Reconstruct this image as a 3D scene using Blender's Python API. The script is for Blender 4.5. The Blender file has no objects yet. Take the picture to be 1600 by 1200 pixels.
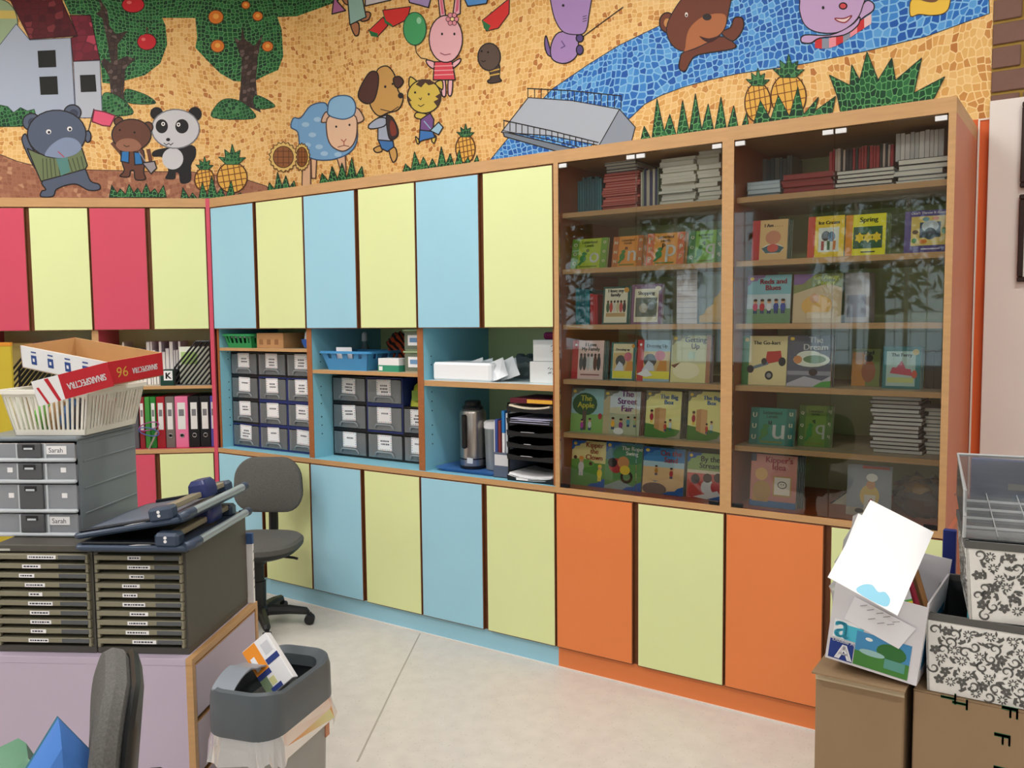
import bpy, bmesh, math, random
from mathutils import Vector, Matrix
random.seed(7)
PI = math.pi
ORD = ['first', 'second', 'third', 'fourth', 'fifth', 'sixth', 'seventh', 'eighth', 'ninth', 'tenth', 'eleventh', 'twelfth', 'thirteenth', 'fourteenth', 'fifteenth', 'sixteenth', 'seventeenth', 'eighteenth', 'nineteenth', 'twentieth'] + ['twenty-'+q for q in ('first', 'second', 'third', 'fourth', 'fifth', 'sixth', 'seventh', 'eighth', 'ninth')]

# ------------------------------------------------------------------ camera
CAM = Vector((4.14476, -3.12367, 1.50783))
YAW, PITCH, ROLL, FPX = 0.594597, 0.073668, -0.010082, 1352.37
FW = Vector((-math.sin(YAW)*math.cos(PITCH), math.cos(YAW)*math.cos(PITCH), -math.sin(PITCH)))
_R = Vector((math.cos(YAW), math.sin(YAW), 0)); _U = _R.cross(FW)
RT = _R*math.cos(ROLL) + _U*math.sin(ROLL)
UP = -_R*math.sin(ROLL) + _U*math.cos(ROLL)
scene = bpy.context.scene
col = scene.collection
cd = bpy.data.cameras.new('camera'); cam = bpy.data.objects.new('camera', cd); col.objects.link(cam)
cd.sensor_fit = 'HORIZONTAL'; cd.sensor_width = 36; cd.lens = FPX/1600*36; cd.clip_start = .05; cd.clip_end = 200
m3 = Matrix((RT, UP, -FW)).transposed(); m4 = m3.to_4x4(); m4.translation = CAM
cam.matrix_world = m4
scene.camera = cam

# ------------------------------------------------------------------ world, exposure
w = bpy.data.worlds.new('sky'); scene.world = w; w.use_nodes = True
bg = w.node_tree.nodes['Background']; bg.inputs[0].default_value = (.78, .89, 1, 1); bg.inputs[1].default_value = 2.4
vs = scene.view_settings
scene.display_settings.display_device = 'sRGB'
vs.view_transform = 'Standard'; vs.look = 'None'; vs.gamma = 1; vs.exposure = -0.08; vs.use_curve_mapping = False
LAMP_W = {'a': 23.0, 'b': 28.0}          # watts of each ceiling lamp: row by the mural, other rows

# daylight entering by the windows of the far side of the room (behind the photographer)
def daylight(name, loc, sx, sz, watts):
    l = bpy.data.lights.new(name, 'AREA'); l.shape = 'RECTANGLE'; l.size = sx; l.size_y = sz; l.energy = watts
    l.color = (.93, .97, 1)
    o = bpy.data.objects.new(name, l); col.objects.link(o); o.location = loc
    o.rotation_euler = (PI/2, 0, 0)      # faces +y, into the room
    return o

# ------------------------------------------------------------------ photo pixel -> point on a real plane of the place
def ray(px, py): return FW + RT*((px-800)/FPX) - UP*((py-600)/FPX)
def hit(px, py, n, k):
    d = ray(px, py); return CAM + d*((k-n.dot(CAM))/n.dot(d))
def at_y(px, py, Y): return hit(px, py, Vector((0, 1, 0)), Y)
def at_z(px, py, Z): return hit(px, py, Vector((0, 0, 1)), Z)
def at_d(px, py, d): return CAM + ray(px, py)*d
def to_px(P):
    d = Vector(P)-CAM; z = d.dot(FW); return (800+FPX*d.dot(RT)/z, 600-FPX*d.dot(UP)/z)

# ------------------------------------------------------------------ materials
def lin(c):
    c = c/255
    return c/12.92 if c <= .04045 else ((c+.055)/1.055)**2.4
def rgb(r, g, b): return (lin(r), lin(g), lin(b), 1)
MATS = {}
def mat(key, c, rough=.5, noise=0, scale=20, spec=.4, metal=0, bump=0, bscale=200, alpha=1, trans=0, stretch=None, emit=0):
    if key in MATS: return MATS[key]
    m = bpy.data.materials.new(key); m.use_nodes = True; MATS[key] = m
    nt = m.node_tree; b = nt.nodes['Principled BSDF']
    b.inputs['Base Color'].default_value = rgb(*c); b.inputs['Roughness'].default_value = rough
    b.inputs['Specular IOR Level'].default_value = spec; b.inputs['Metallic'].default_value = metal
    b.inputs['Alpha'].default_value = alpha; b.inputs['Transmission Weight'].default_value = trans
    if emit:
        b.inputs['Emission Color'].default_value = rgb(*c); b.inputs['Emission Strength'].default_value = emit
    if noise or bump:
        tc = nt.nodes.new('ShaderNodeTexCoord'); mp = nt.nodes.new('ShaderNodeMapping')
        nt.links.new(tc.outputs['Object'], mp.inputs[0])
        if stretch: mp.inputs['Scale'].default_value = stretch
    if noise:
        n = nt.nodes.new('ShaderNodeTexNoise'); n.inputs['Scale'].default_value = scale; n.inputs['Detail'].default_value = 5
        nt.links.new(mp.outputs[0], n.inputs['Vector'])
        mr = nt.nodes.new('ShaderNodeMapRange'); mr.inputs[1].default_value = .3; mr.inputs[2].default_value = .7
        mr.inputs[3].default_value = 1-noise; mr.inputs[4].default_value = 1+noise
        nt.links.new(n.outputs['Fac'], mr.inputs[0])
        mx = nt.nodes.new('ShaderNodeVectorMath'); mx.operation = 'SCALE'
        mx.inputs[0].default_value = rgb(*c)[:3]
        nt.links.new(mr.outputs[0], mx.inputs['Scale']); nt.links.new(mx.outputs[0], b.inputs['Base Color'])
    if bump:
        n2 = nt.nodes.new('ShaderNodeTexNoise'); n2.inputs['Scale'].default_value = bscale; n2.inputs['Detail'].default_value = 3
        nt.links.new(mp.outputs[0], n2.inputs['Vector'])
        bp = nt.nodes.new('ShaderNodeBump'); bp.inputs['Strength'].default_value = bump; bp.inputs['Distance'].default_value = .002
        nt.links.new(n2.outputs['Fac'], bp.inputs['Height']); nt.links.new(bp.outputs[0], b.inputs['Normal'])
    return m
def flat(c, rough=.55):            # a plain printed or painted colour
    return mat('paint_%d_%d_%d' % tuple(c), c, rough, spec=.3)
def clear(key, tint=(255, 255, 255), rough=.02, haze=0.0, ior=1.5):
    if key in MATS: return MATS[key]
    m = bpy.data.materials.new(key); m.use_nodes = True; MATS[key] = m
    nt = m.node_tree; nt.nodes.clear()
    out = nt.nodes.new('ShaderNodeOutputMaterial'); tr = nt.nodes.new('ShaderNodeBsdfTransparent')
    gl = nt.nodes.new('ShaderNodeBsdfGlossy'); fr = nt.nodes.new('ShaderNodeFresnel'); mx = nt.nodes.new('ShaderNodeMixShader')
    tr.inputs[0].default_value = rgb(*tint); gl.inputs['Roughness'].default_value = rough; fr.inputs[0].default_value = ior
    src = tr.outputs[0]
    if haze:
        df = nt.nodes.new('ShaderNodeBsdfDiffuse'); df.inputs[0].default_value = rgb(*tint)
        tl = nt.nodes.new('ShaderNodeBsdfTranslucent'); tl.inputs[0].default_value = rgb(*tint)
        m1 = nt.nodes.new('ShaderNodeMixShader'); m1.inputs[0].default_value = .4
        nt.links.new(df.outputs[0], m1.inputs[1]); nt.links.new(tl.outputs[0], m1.inputs[2])
        m2 = nt.nodes.new('ShaderNodeMixShader'); m2.inputs[0].default_value = haze
        nt.links.new(src, m2.inputs[1]); nt.links.new(m1.outputs[0], m2.inputs[2]); src = m2.outputs[0]
    nt.links.new(fr.outputs[0], mx.inputs[0]); nt.links.new(src, mx.inputs[1]); nt.links.new(gl.outputs[0], mx.inputs[2])
    nt.links.new(mx.outputs[0], out.inputs[0])
    return m
def mosaic(key, tiles, grout, size=.03, rnd=.55, gw=.05):
    if key in MATS: return MATS[key]
    m = bpy.data.materials.new(key); m.use_nodes = True; MATS[key] = m
    nt = m.node_tree; b = nt.nodes['Principled BSDF']; b.inputs['Roughness'].default_value = .55; b.inputs['Specular IOR Level'].default_value = .3
    tc = nt.nodes.new('ShaderNodeTexCoord'); mp = nt.nodes.new('ShaderNodeMapping'); s = 1/size
    mp.inputs['Scale'].default_value = (s, s, s)
    # wall coordinates: distance along the (bent) wall and height
    sx = nt.nodes.new('ShaderNodeSeparateXYZ'); cx = nt.nodes.new('ShaderNodeCombineXYZ'); ma = nt.nodes.new('ShaderNodeMath'); ma.operation = 'MULTIPLY_ADD'; ma.inputs[1].default_value = .361
    nt.links.new(tc.outputs['Object'], sx.inputs[0]); nt.links.new(sx.outputs[1], ma.inputs[0]); nt.links.new(sx.outputs[0], ma.inputs[2])
    nt.links.new(ma.outputs[0], cx.inputs[0]); nt.links.new(sx.outputs[2], cx.inputs[1])
    # a slow warp bends the courses into the arcs of the painted mosaic
    nz = nt.nodes.new('ShaderNodeTexNoise'); nz.inputs['Scale'].default_value = 2.2; nz.inputs['Detail'].default_value = 0
    ad = nt.nodes.new('ShaderNodeVectorMath'); ad.operation = 'MULTIPLY_ADD'; ad.inputs[1].default_value = (.16, .16, .16)
    nt.links.new(cx.outputs[0], nz.inputs['Vector']); nt.links.new(nz.outputs['Color'], ad.inputs[0])
    nt.links.new(cx.outputs[0], ad.inputs[2]); nt.links.new(ad.outputs[0], mp.inputs[0])
    v1 = nt.nodes.new('ShaderNodeTexVoronoi'); v1.feature = 'DISTANCE_TO_EDGE'; v2 = nt.nodes.new('ShaderNodeTexVoronoi')
    for v in (v1, v2):
        v.voronoi_dimensions = '2D'
        v.inputs['Scale'].default_value = 1; v.inputs['Randomness'].default_value = rnd
        nt.links.new(mp.outputs[0], v.inputs['Vector'])
    sp = nt.nodes.new('ShaderNodeSeparateColor'); nt.links.new(v2.outputs['Color'], sp.inputs[0])
    cr = nt.nodes.new('ShaderNodeValToRGB'); cr.color_ramp.interpolation = 'CONSTANT'
    el = cr.color_ramp.elements
    while len(el) < len(tiles): el.new(.5)
    for i, (p, c) in enumerate(tiles): el[i].position = p; el[i].color = rgb(*c)
    nt.links.new(sp.outputs[0], cr.inputs[0])
    mr = nt.nodes.new('ShaderNodeMapRange'); mr.inputs[1].default_value = gw; mr.inputs[2].default_value = gw+.05
    nt.links.new(v1.outputs['Distance'], mr.inputs[0])
    mx = nt.nodes.new('ShaderNodeMix'); mx.data_type = 'RGBA'; mx.inputs[6].default_value = rgb(*grout)
    nt.links.new(mr.outputs[0], mx.inputs[0]); nt.links.new(cr.outputs[0], mx.inputs[7]); nt.links.new(mx.outputs[2], b.inputs['Base Color'])
    return m

# ------------------------------------------------------------------ mesh builder
class MB:
    def __init__(s): s.v = []; s.f = []; s.m = []
    def add(s, vs, fs, m=0):
        o = len(s.v); s.v += [tuple(p) for p in vs]
        s.f += [tuple(i+o for i in f) for f in fs]
        s.m += (list(m) if isinstance(m, (list, tuple)) else [m]*len(fs))
        return s
    def box(s, a, b, m=0, c=0):
        (x0, y0, z0), (x1, y1, z1) = a, b
        c = min(c, (x1-x0)*.45, (y1-y0)*.45, (z1-z0)*.45)
        if c <= 0:
            v = [(x0,y0,z0),(x1,y0,z0),(x1,y1,z0),(x0,y1,z0),(x0,y0,z1),(x1,y0,z1),(x1,y1,z1),(x0,y1,z1)]
            return s.add(v, [(0,3,2,1),(4,5,6,7),(0,1,5,4),(1,2,6,5),(2,3,7,6),(3,0,4,7)], m)
        P = {}; v = []
        X, Y, Z = (x0, x1), (y0, y1), (z0, z1)
        sg = (1, -1)
        for i in (0, 1):
            for j in (0, 1):
                for k in (0, 1):
                    for ax in range(3):
                        p = [X[i]+sg[i]*c, Y[j]+sg[j]*c, Z[k]+sg[k]*c]; p[ax] = (X[i], Y[j], Z[k])[ax]
                        P[i, j, k, ax] = len(v); v.append(tuple(p))
        F = []
        for ax in range(3):
            for e in (0, 1):
                q = []
                for (a_, b_) in ((0,0),(1,0),(1,1),(0,1)):
                    t = [a_, b_]; t.insert(ax, e); q.append(P[t[0], t[1], t[2], ax])
                if (e == 0) != (ax == 1): q.reverse()
                F.append(tuple(q))
        for ax in range(3):
            o1, o2 = [t for t in range(3) if t != ax]
            for a_ in (0, 1):
                for b_ in (0, 1):
                    def g(e, f):
                        t = [0, 0, 0]; t[ax] = e; t[o1] = a_; t[o2] = b_; return P[t[0], t[1], t[2], f]
                    q = [g(0, o1), g(1, o1), g(1, o2), g(0, o2)]
                    if (a_ ^ b_) ^ (ax == 1): q.reverse()
                    F.append(tuple(q))
        for i in (0, 1):
            for j in (0, 1):
                for k in (0, 1):
                    q = [P[i, j, k, 0], P[i, j, k, 1], P[i, j, k, 2]]
                    if (i+j+k) % 2 == 0: q.reverse()
                    F.append(tuple(q))
        return s.add(v, F, m)
    def quad(s, a, b, c, d, m=0): return s.add([a, b, c, d], [(0, 1, 2, 3)], m)
    def slab(s, pts, off, m=0, ms=None):
        """polygon pts (3d, any shape) thickened by the vector off"""
        n = len(pts); off = Vector(off); pts = [Vector(p) for p in pts]
        v = [tuple(p) for p in pts] + [tuple(p+off) for p in pts]
        f = [tuple(range(n)), tuple(range(2*n-1, n-1, -1))] + [(i, i+n, (i+1) % n+n, (i+1) % n) for i in range(n)]
        mm = [m, m] + [m if ms is None else ms]*n
        return s.add(v, f, mm)
    def tube(s, pts, r, n=8, m=0, closed=False):
        pts = [Vector(p) for p in pts]; k = len(pts); rs = r if isinstance(r, (list, tuple)) else [r]*k
        base = len(s.v); prev = None; V = []
        for i, p in enumerate(pts):
            a = pts[(i-1) % k] if closed or i else p; b = pts[(i+1) % k] if closed or i < k-1 else p
            t = (b-a).normalized() if (b-a).length > 1e-9 else Vector((0, 0, 1))
            if prev is None:
                ref = Vector((0, 0, 1)) if abs(t.z) < .9 else Vector((1, 0, 0))
                nrm = t.cross(ref).normalized()
            else:
                nrm = (prev-t*prev.dot(t)); nrm = nrm.normalized() if nrm.length > 1e-6 else t.orthogonal().normalized()
            prev = nrm; bn = t.cross(nrm)
            V += [p+nrm*(rs[i]*math.cos(2*PI*j/n))+bn*(rs[i]*math.sin(2*PI*j/n)) for j in range(n)]
        F = []
        for i in range(k if closed else k-1):
            o = i*n; q = ((i+1) % k)*n
            F += [(o+j, o+(j+1) % n, q+(j+1) % n, q+j) for j in range(n)]
        if not closed: F += [tuple(range(n-1, -1, -1)), tuple((k-1)*n+j for j in range(n))]
        return s.add(V, F, m)
    def lathe(s, prof, n=24, m=0, c=(0, 0, 0)):
        V = []; F = []; k = len(prof); cx, cy, cz = c
        for r, z in prof:
            V += [(cx+r*math.cos(2*PI*j/n), cy+r*math.sin(2*PI*j/n), cz+z) for j in range(n)]
        for i in range(k-1):
            F += [(i*n+j, i*n+(j+1) % n, (i+1)*n+(j+1) % n, (i+1)*n+j) for j in range(n)]
        F += [tuple(range(n-1, -1, -1)), tuple((k-1)*n+j for j in range(n))]
        return s.add(V, F, m)
    def loft(s, rings, m=0, cap=True):
        n = len(rings[0]); V = [p for r in rings for p in r]; F = []
        for i in range(len(rings)-1):
            F += [(i*n+j, i*n+(j+1) % n, (i+1)*n+(j+1) % n, (i+1)*n+j) for j in range(n)]
        if cap: F += [tuple(range(n-1, -1, -1)), tuple((len(rings)-1)*n+j for j in range(n))]
        return s.add(V, F, m)
    def xf(s, M):
        s.v = [tuple(M @ Vector(p)) for p in s.v]; return s
    def mesh(s, name, mats, smooth=True):
        me = bpy.data.meshes.new(name); me.from_pydata(s.v, [], s.f)
        for t in (mats if isinstance(mats, (list, tuple)) else [mats]): me.materials.append(t)
        for p, i in zip(me.polygons, s.m): p.material_index = i
        if smooth:
            for p in me.polygons: p.use_smooth = True
            me.set_sharp_from_angle(angle=math.radians(32))
        me.update(); return me
    def build(s, name, mats, parent=None, loc=(0, 0, 0), rot=(0, 0, 0), smooth=True):
        return put(name, s.mesh(name, mats, smooth), parent, loc, rot)
def put(name, me, parent=None, loc=(0, 0, 0), rot=(0, 0, 0), scale=None):
    o = bpy.data.objects.new(name, me); col.objects.link(o)
    o.location = loc; o.rotation_euler = rot
    if scale: o.scale = scale
    if parent: o.parent = parent
    return o
def tag(o, label=None, cat=None, group=None, kind=None):
    if label: o['label'] = label
    if cat: o['category'] = cat
    if group: o['group'] = group
    if kind: o['kind'] = kind
    return o
def thing(name, label, cat, loc=(0, 0, 0), rotz=0, group=None, rot=None):
    o = bpy.data.objects.new(name, None); col.objects.link(o); o.empty_display_size = .05
    o.location = loc; o.rotation_euler = rot if rot else (0, 0, rotz)
    return tag(o, label, cat, group)
def struct(o): o['kind'] = 'structure'; return o
def BX(name, a, b, m, parent=None, c=0, loc=(0, 0, 0), rot=(0, 0, 0)):
    return MB().box(a, b, 0, c).build(name, m, parent, loc, rot)
def rrect(w, d, r, n=5, cx=0, cy=0):
    """rounded rectangle outline, counter-clockwise"""
    out = []
    for (sx, sy, a0) in ((1, 1, 0), (-1, 1, PI/2), (-1, -1, PI), (1, -1, 1.5*PI)):
        for i in range(n+1):
            a = a0+PI/2*i/n; out.append((cx+sx*(w/2-r)+r*math.cos(a), cy+sy*(d/2-r)+r*math.sin(a)))
    return out
def ring(w, d, r, z, n=5, cx=0, cy=0): return [(x, y, z) for x, y in rrect(w, d, r, n, cx, cy)]

# ------------------------------------------------------------------ lettering: all strings become meshes once
STR = ['I love my\nfamily', 'Shopping', 'I Love\nMy Family', 'Dressing up', 'Dressing Up', 'Getting\nUp', 'The\nApple', 'The\nStreet\nFair',
       'The Big\nBox', 'Kipper\nthe\nClown', 'The Rope\nSwing', 'On the\nSand', 'By the\nStream', 'I Am . . . .', 'Ice Cream', 'Spring',
       "Don't Throw It Away", 'Reds and\nBlues', 'Go Away,\nFloppy', 'The Go-kart', 'The\nDream', 'The Ferry', "Kipper's\nIdea",
       'o', 'n', 'p', 'q', 'u', 'O', 'N', 'P', 'Q', 'U', 'Letterland\nLevels', 'SINARSPECTRA', 'Sarah', 'Double A', 'a', 'A', 'F', 'T', 'K', '96', 'Dad', 'S', 'E']
TXT = {}
def make_texts():
    tmp = []
    for s_ in STR:
        c = bpy.data.curves.new('t', 'FONT'); c.body = s_; c.align_x = 'CENTER'; c.space_line = .85; c.extrude = 0; c.resolution_u = 3
        o = bpy.data.objects.new('t', c); col.objects.link(o); tmp.append((s_, o))
    bpy.context.view_layer.update(); dg = bpy.context.evaluated_depsgraph_get()
    for s_, o in tmp:
        me = bpy.data.meshes.new_from_object(o.evaluated_get(dg))
        xs = [v.co.x for v in me.vertices]; ys = [v.co.y for v in me.vertices]
        TXT[s_] = (me, (min(xs)+max(xs))/2, (min(ys)+max(ys))/2, max(xs)-min(xs), max(ys)-min(ys))
    for s_, o in tmp:
        c = o.data; bpy.data.objects.remove(o); bpy.data.curves.remove(c)
make_texts()
def text_into(mb, s_, cx, cy, w, m, place, h=None, bold=0, flip=False):
    """add the letters of s_ to mb; place(x, y) puts flat coordinates on the printed face"""
    me, ox, oy, tw, th = TXT[s_]; k = w/tw; ky = k if h is None else h/th
    sg = -1 if flip else 1
    for dx in ((0,) if not bold else (-bold, 0, bold)):
        V = [place(cx+sg*(v.co.x-ox)*k+dx, cy+sg*(v.co.y-oy)*ky) for v in me.vertices]
        mb.add(V, [tuple(p.vertices) for p in me.polygons], m)
def circle(cx, cy, rx, ry=None, n=20, a0=0):
    ry = rx if ry is None else ry
    return [(cx+rx*math.cos(a0+2*PI*i/n), cy+ry*math.sin(a0+2*PI*i/n)) for i in range(n)]
def smooth_pts(pts, k=4):
    out = []; n = len(pts)
    for i in range(n):
        p0, p1, p2, p3 = (Vector(pts[(i+j-1) % n]) for j in range(4))
        for t in range(k):
            t = t/k
            out.append(tuple(.5*((2*p1)+(p2-p0)*t+(2*p0-5*p1+4*p2-p3)*t*t+(3*p1-p0-3*p2+p3)*t**3)))
    return out

# ------------------------------------------------------------------ measures of the place
TH = 0.6936887
UL = Vector((math.cos(TH), math.sin(TH), 0)); NL = Vector((-math.sin(TH), math.cos(TH), 0))
NDEP = .369                       # left wall stands this far behind the left cabinets' fronts
WY = .57                          # plane of the long wall
CORN = Vector((.108, WY, 0))      # where the two walls meet
def LF(u, n, z): return UL*u + NL*n + Vector((0, 0, z))
LROT = TH
CEIL = 3.6
wood = mat('beech_edge', (194, 152, 104), .45, .07, 9, stretch=(1, 1, 8))
wood_d = mat('beech_dark', (160, 98, 55), .45, .08, 10, stretch=(1, 1, 8))
edge_br = mat('door_edge_brown', (112, 66, 36), .5, .08, 30)
blue = mat('laminate_blue', (158, 210, 231), .38, .015, 3)
yellow = mat('laminate_yellow', (223, 234, 172), .38, .012, 3)
crimson = mat('laminate_crimson', (208, 78, 102), .38, .015, 3)
orange = mat('laminate_orange', (230, 132, 74), .38, .02, 3)
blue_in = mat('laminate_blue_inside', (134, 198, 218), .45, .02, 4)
brown_in = mat('laminate_russet', (186, 104, 66), .4, .05, 6)
white_wall = mat('white_wall_paint', (236, 230, 226), .7, .015, 5)
orange_wall = mat('orange_wall_paint', (222, 104, 52), .65, .03, 5)
sand = mosaic('mosaic_sand', [(0, (232, 186, 112)), (.22, (240, 200, 132)), (.45, (224, 170, 96)), (.65, (236, 192, 120)), (.86, (206, 146, 78)), (.95, (190, 124, 62))], (246, 214, 154), .025)
green_m = mosaic('mosaic_green', [(0, (20, 72, 44)), (.3, (28, 92, 52)), (.6, (16, 58, 40)), (.85, (44, 112, 66))], (96, 168, 104), .022, gw=.05)
green_t = mosaic('mosaic_leaf', [(0, (24, 78, 46)), (.3, (34, 98, 56)), (.6, (18, 62, 42)), (.88, (70, 130, 84))], (84, 150, 92), .021, gw=.05)
water_m = mosaic('mosaic_water', [(0, (40, 112, 200)), (.3, (62, 138, 218)), (.55, (28, 92, 182)), (.85, (92, 164, 230))], (136, 196, 242), .027, gw=.07)
path_m = mosaic('mosaic_path', [(0, (160, 108, 84)), (.4, (150, 98, 76)), (.75, (176, 126, 98)), (.9, (196, 150, 118))], (168, 118, 92), .024)
roof_m = mosaic('mosaic_roof', [(0, (96, 30, 40)), (.6, (80, 24, 36)), (.85, (130, 54, 62))], (84, 30, 40), .04)
roof2_m = mosaic('mosaic_roof_red', [(0, (128, 40, 58)), (.5, (112, 34, 50)), (.75, (190, 72, 96))], (108, 36, 52), .04)
bark_m = mosaic('mosaic_bark', [(0, (72, 56, 52)), (.5, (60, 46, 44)), (.8, (104, 88, 84))], (52, 40, 38), .024)

# ------------------------------------------------------------------ floor, ceiling, walls
def floor_mat():
    m = bpy.data.materials.new('speckled_vinyl'); m.use_nodes = True; nt = m.node_tree; b = nt.nodes['Principled BSDF']
    b.inputs['Roughness'].default_value = .38; b.inputs['Specular IOR Level'].default_value = .35
    tc = nt.nodes.new('ShaderNodeTexCoord'); n1 = nt.nodes.new('ShaderNodeTexNoise'); n1.inputs['Scale'].default_value = 14
    n1.inputs['Detail'].default_value = 8; nt.links.new(tc.outputs['Object'], n1.inputs['Vector'])
    r1 = nt.nodes.new('ShaderNodeValToRGB'); r1.color_ramp.elements[0].position = .35; r1.color_ramp.elements[1].position = .65
    r1.color_ramp.elements[0].color = rgb(206, 201, 194); r1.color_ramp.elements[1].color = rgb(214, 209, 202)
    nt.links.new(n1.outputs['Fac'], r1.inputs[0])
    v = nt.nodes.new('ShaderNodeTexVoronoi'); v.inputs['Scale'].default_value = 70; nt.links.new(tc.outputs['Object'], v.inputs['Vector'])
    r2 = nt.nodes.new('ShaderNodeMapRange'); r2.inputs[1].default_value = .12; r2.inputs[2].default_value = .2
    r2.inputs[3].default_value = 1; r2.inputs[4].default_value = 0; nt.links.new(v.outputs['Distance'], r2.inputs[0])
    sp = nt.nodes.new('ShaderNodeSeparateColor'); nt.links.new(v.outputs['Color'], sp.inputs[0])
    gt = nt.nodes.new('ShaderNodeMath'); gt.operation = 'GREATER_THAN'; gt.inputs[1].default_value = .45; nt.links.new(sp.outputs[0], gt.inputs[0])
    mu = nt.nodes.new('ShaderNodeMath'); mu.operation = 'MULTIPLY'; nt.links.new(gt.outputs[0], mu.inputs[0]); nt.links.new(r2.outputs[0], mu.inputs[1])
    mu2 = nt.nodes.new('ShaderNodeMath'); mu2.operation = 'MULTIPLY'; mu2.inputs[1].default_value = .45; nt.links.new(mu.outputs[0], mu2.inputs[0])
    mx = nt.nodes.new('ShaderNodeMix'); mx.data_type = 'RGBA'; mx.inputs[7].default_value = rgb(150, 142, 132)
    nt.links.new(mu2.outputs[0], mx.inputs[0]); nt.links.new(r1.outputs[0], mx.inputs[6]); nt.links.new(mx.outputs[2], b.inputs['Base Color'])
    return m
fm = floor_mat()
fl = struct(BX('floor', (-4.2, -6.8, -.1), (7.2, 1.4, 0), fm))
seam_m = flat((172, 166, 156))
MB().slab([at_z(657, 990, .0), at_z(622, 1060, .0), at_z(560, 1190, .0), at_z(557, 1190, .0), at_z(620, 1060, .0), at_z(655.4, 990, .0)], (0, 0, .0012)).build('seam', seam_m, fl)
struct(BX('ceiling', (-4.2, -6.8, CEIL), (7.2, 1.4, CEIL+.1), white_wall))
MURZ = 2.235
wb = MB(); wb.box((CORN.x, WY, 0), (3.79, WY+.12, MURZ), 0); wb.box((CORN.x, WY, MURZ), (3.79, WY+.12, CEIL), 1)
wall_back = struct(wb.build('wall_back', [orange_wall, sand], smooth=False))
wl = MB()
p0, p1 = LF(-4.0, NDEP, 0), LF(.4474, NDEP, 0); q0, q1 = LF(-4.0, NDEP+.12, 0), LF(.4474+.05, NDEP+.12, 0)
for z0, z1, mi in ((0, MURZ, 0), (MURZ, CEIL, 1)):
    wl.slab([p0+Vector((0, 0, z0)), p1+Vector((0, 0, z0)), q1+Vector((0, 0, z0)), q0+Vector((0, 0, z0))], (0, 0, z1-z0), mi)
wall_left = struct(wl.build('wall_left', [orange_wall, sand], smooth=False))
caulk = flat((240, 226, 214))
struct(MB().box((3.752, WY-.006, 0), (3.758, WY, MURZ)).box((3.752, WY-.005, MURZ-.006), (3.79, WY, MURZ)).build('trim_1', caulk))
# the wall right of the mural: brick course above a white panel
mortar = mat('mustard_mortar', (158, 128, 58), .8, .06, 20)
brk = mat('brown_brick', (122, 92, 80), .7, .08, 14)
wr = struct(BX('wall_right', (3.79, WY, 0), (7.1, WY+.12, CEIL), mortar))
struct(MB().box((3.79, WY-.022, 0), (7.0, WY, 2.291), 0, .002).build('wall_panel', white_wall)).name = 'wall_right_panel'
bw, bh = .205, .085
bme = MB().box((0, -.008, 0), (bw-.011, 0, bh-.011), 0, .003).mesh('brick', brk)
bme_h = MB().box((0, -.008, 0), (bw/2-.011, 0, bh-.011), 0, .003).mesh('brick', brk)
for r_ in range(16):
    z = 2.239+r_*bh
    if z+bh > CEIL: break
    x = 3.791
    if r_ % 2 == 0: put('brick', bme_h, wr, (x, WY, z)); x += bw/2
    for k in range(4): put('brick', bme, wr, (x+k*bw, WY, z))
# picture frames on the white panel
def picture(z0, z1, label):
    t = thing('framed_picture', label, 'framed picture', (3.895, WY-.024, z0))
    W_, H_ = .34, z1-z0; fm_ = mat('frame_wood_dark', (46, 28, 24), .35)
    for a, b in (((0, -.018, 0), (W_, 0, .018)), ((0, -.018, H_-.018), (W_, 0, H_)), ((0, -.018, .018), (.018, 0, H_-.018)), ((W_-.018, -.018, .018), (W_, 0, H_-.018))):
        BX('frame_bar', a, b, fm_, t, .003)
    BX('mount', (.018, -.008, .018), (W_-.018, -.002, H_-.018), flat((232, 228, 220)), t)
picture(1.628, 1.942, 'dark wooden picture frame, the lower one on the white wall at right')
picture(1.966, 2.27, 'dark wooden picture frame, the upper one on the white wall at right')
# the rest of the room, behind and beside the photographer
pale = mat('cream_wall_paint', (222, 214, 200), .7, .015, 5)
struct(BX('wall_side', (7.0, -6.6, 0), (7.12, WY+.12, CEIL), pale))
struct(BX('wall_far_left', (-3.45, -6.6, 0), (-3.3, -2.2, CEIL), pale))
RY = -6.5
WINX = [(-2.6, -1.1), (-.55, .95), (1.5, 3.0), (4.2, 5.7)]; WZ0, WZ1 = .95, 2.75
rw = MB(); rw.box((-3.4, RY-.15, 0), (7.1, RY, WZ0)); rw.box((-3.4, RY-.15, WZ1), (7.1, RY, CEIL))
xs = [-3.4]+[v for p in WINX for v in p]+[7.1]
for i in range(0, len(xs), 2): rw.box((xs[i], RY-.15, WZ0), (xs[i+1], RY, WZ1))
struct(rw.build('wall_rear', mat('rear_wall_paint', (168, 150, 140), .7, .02, 5), smooth=False))
pane_m = clear('window_glass', (245, 250, 248)); alu = mat('window_aluminium', (190, 192, 190), .35, metal=.7)
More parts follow.
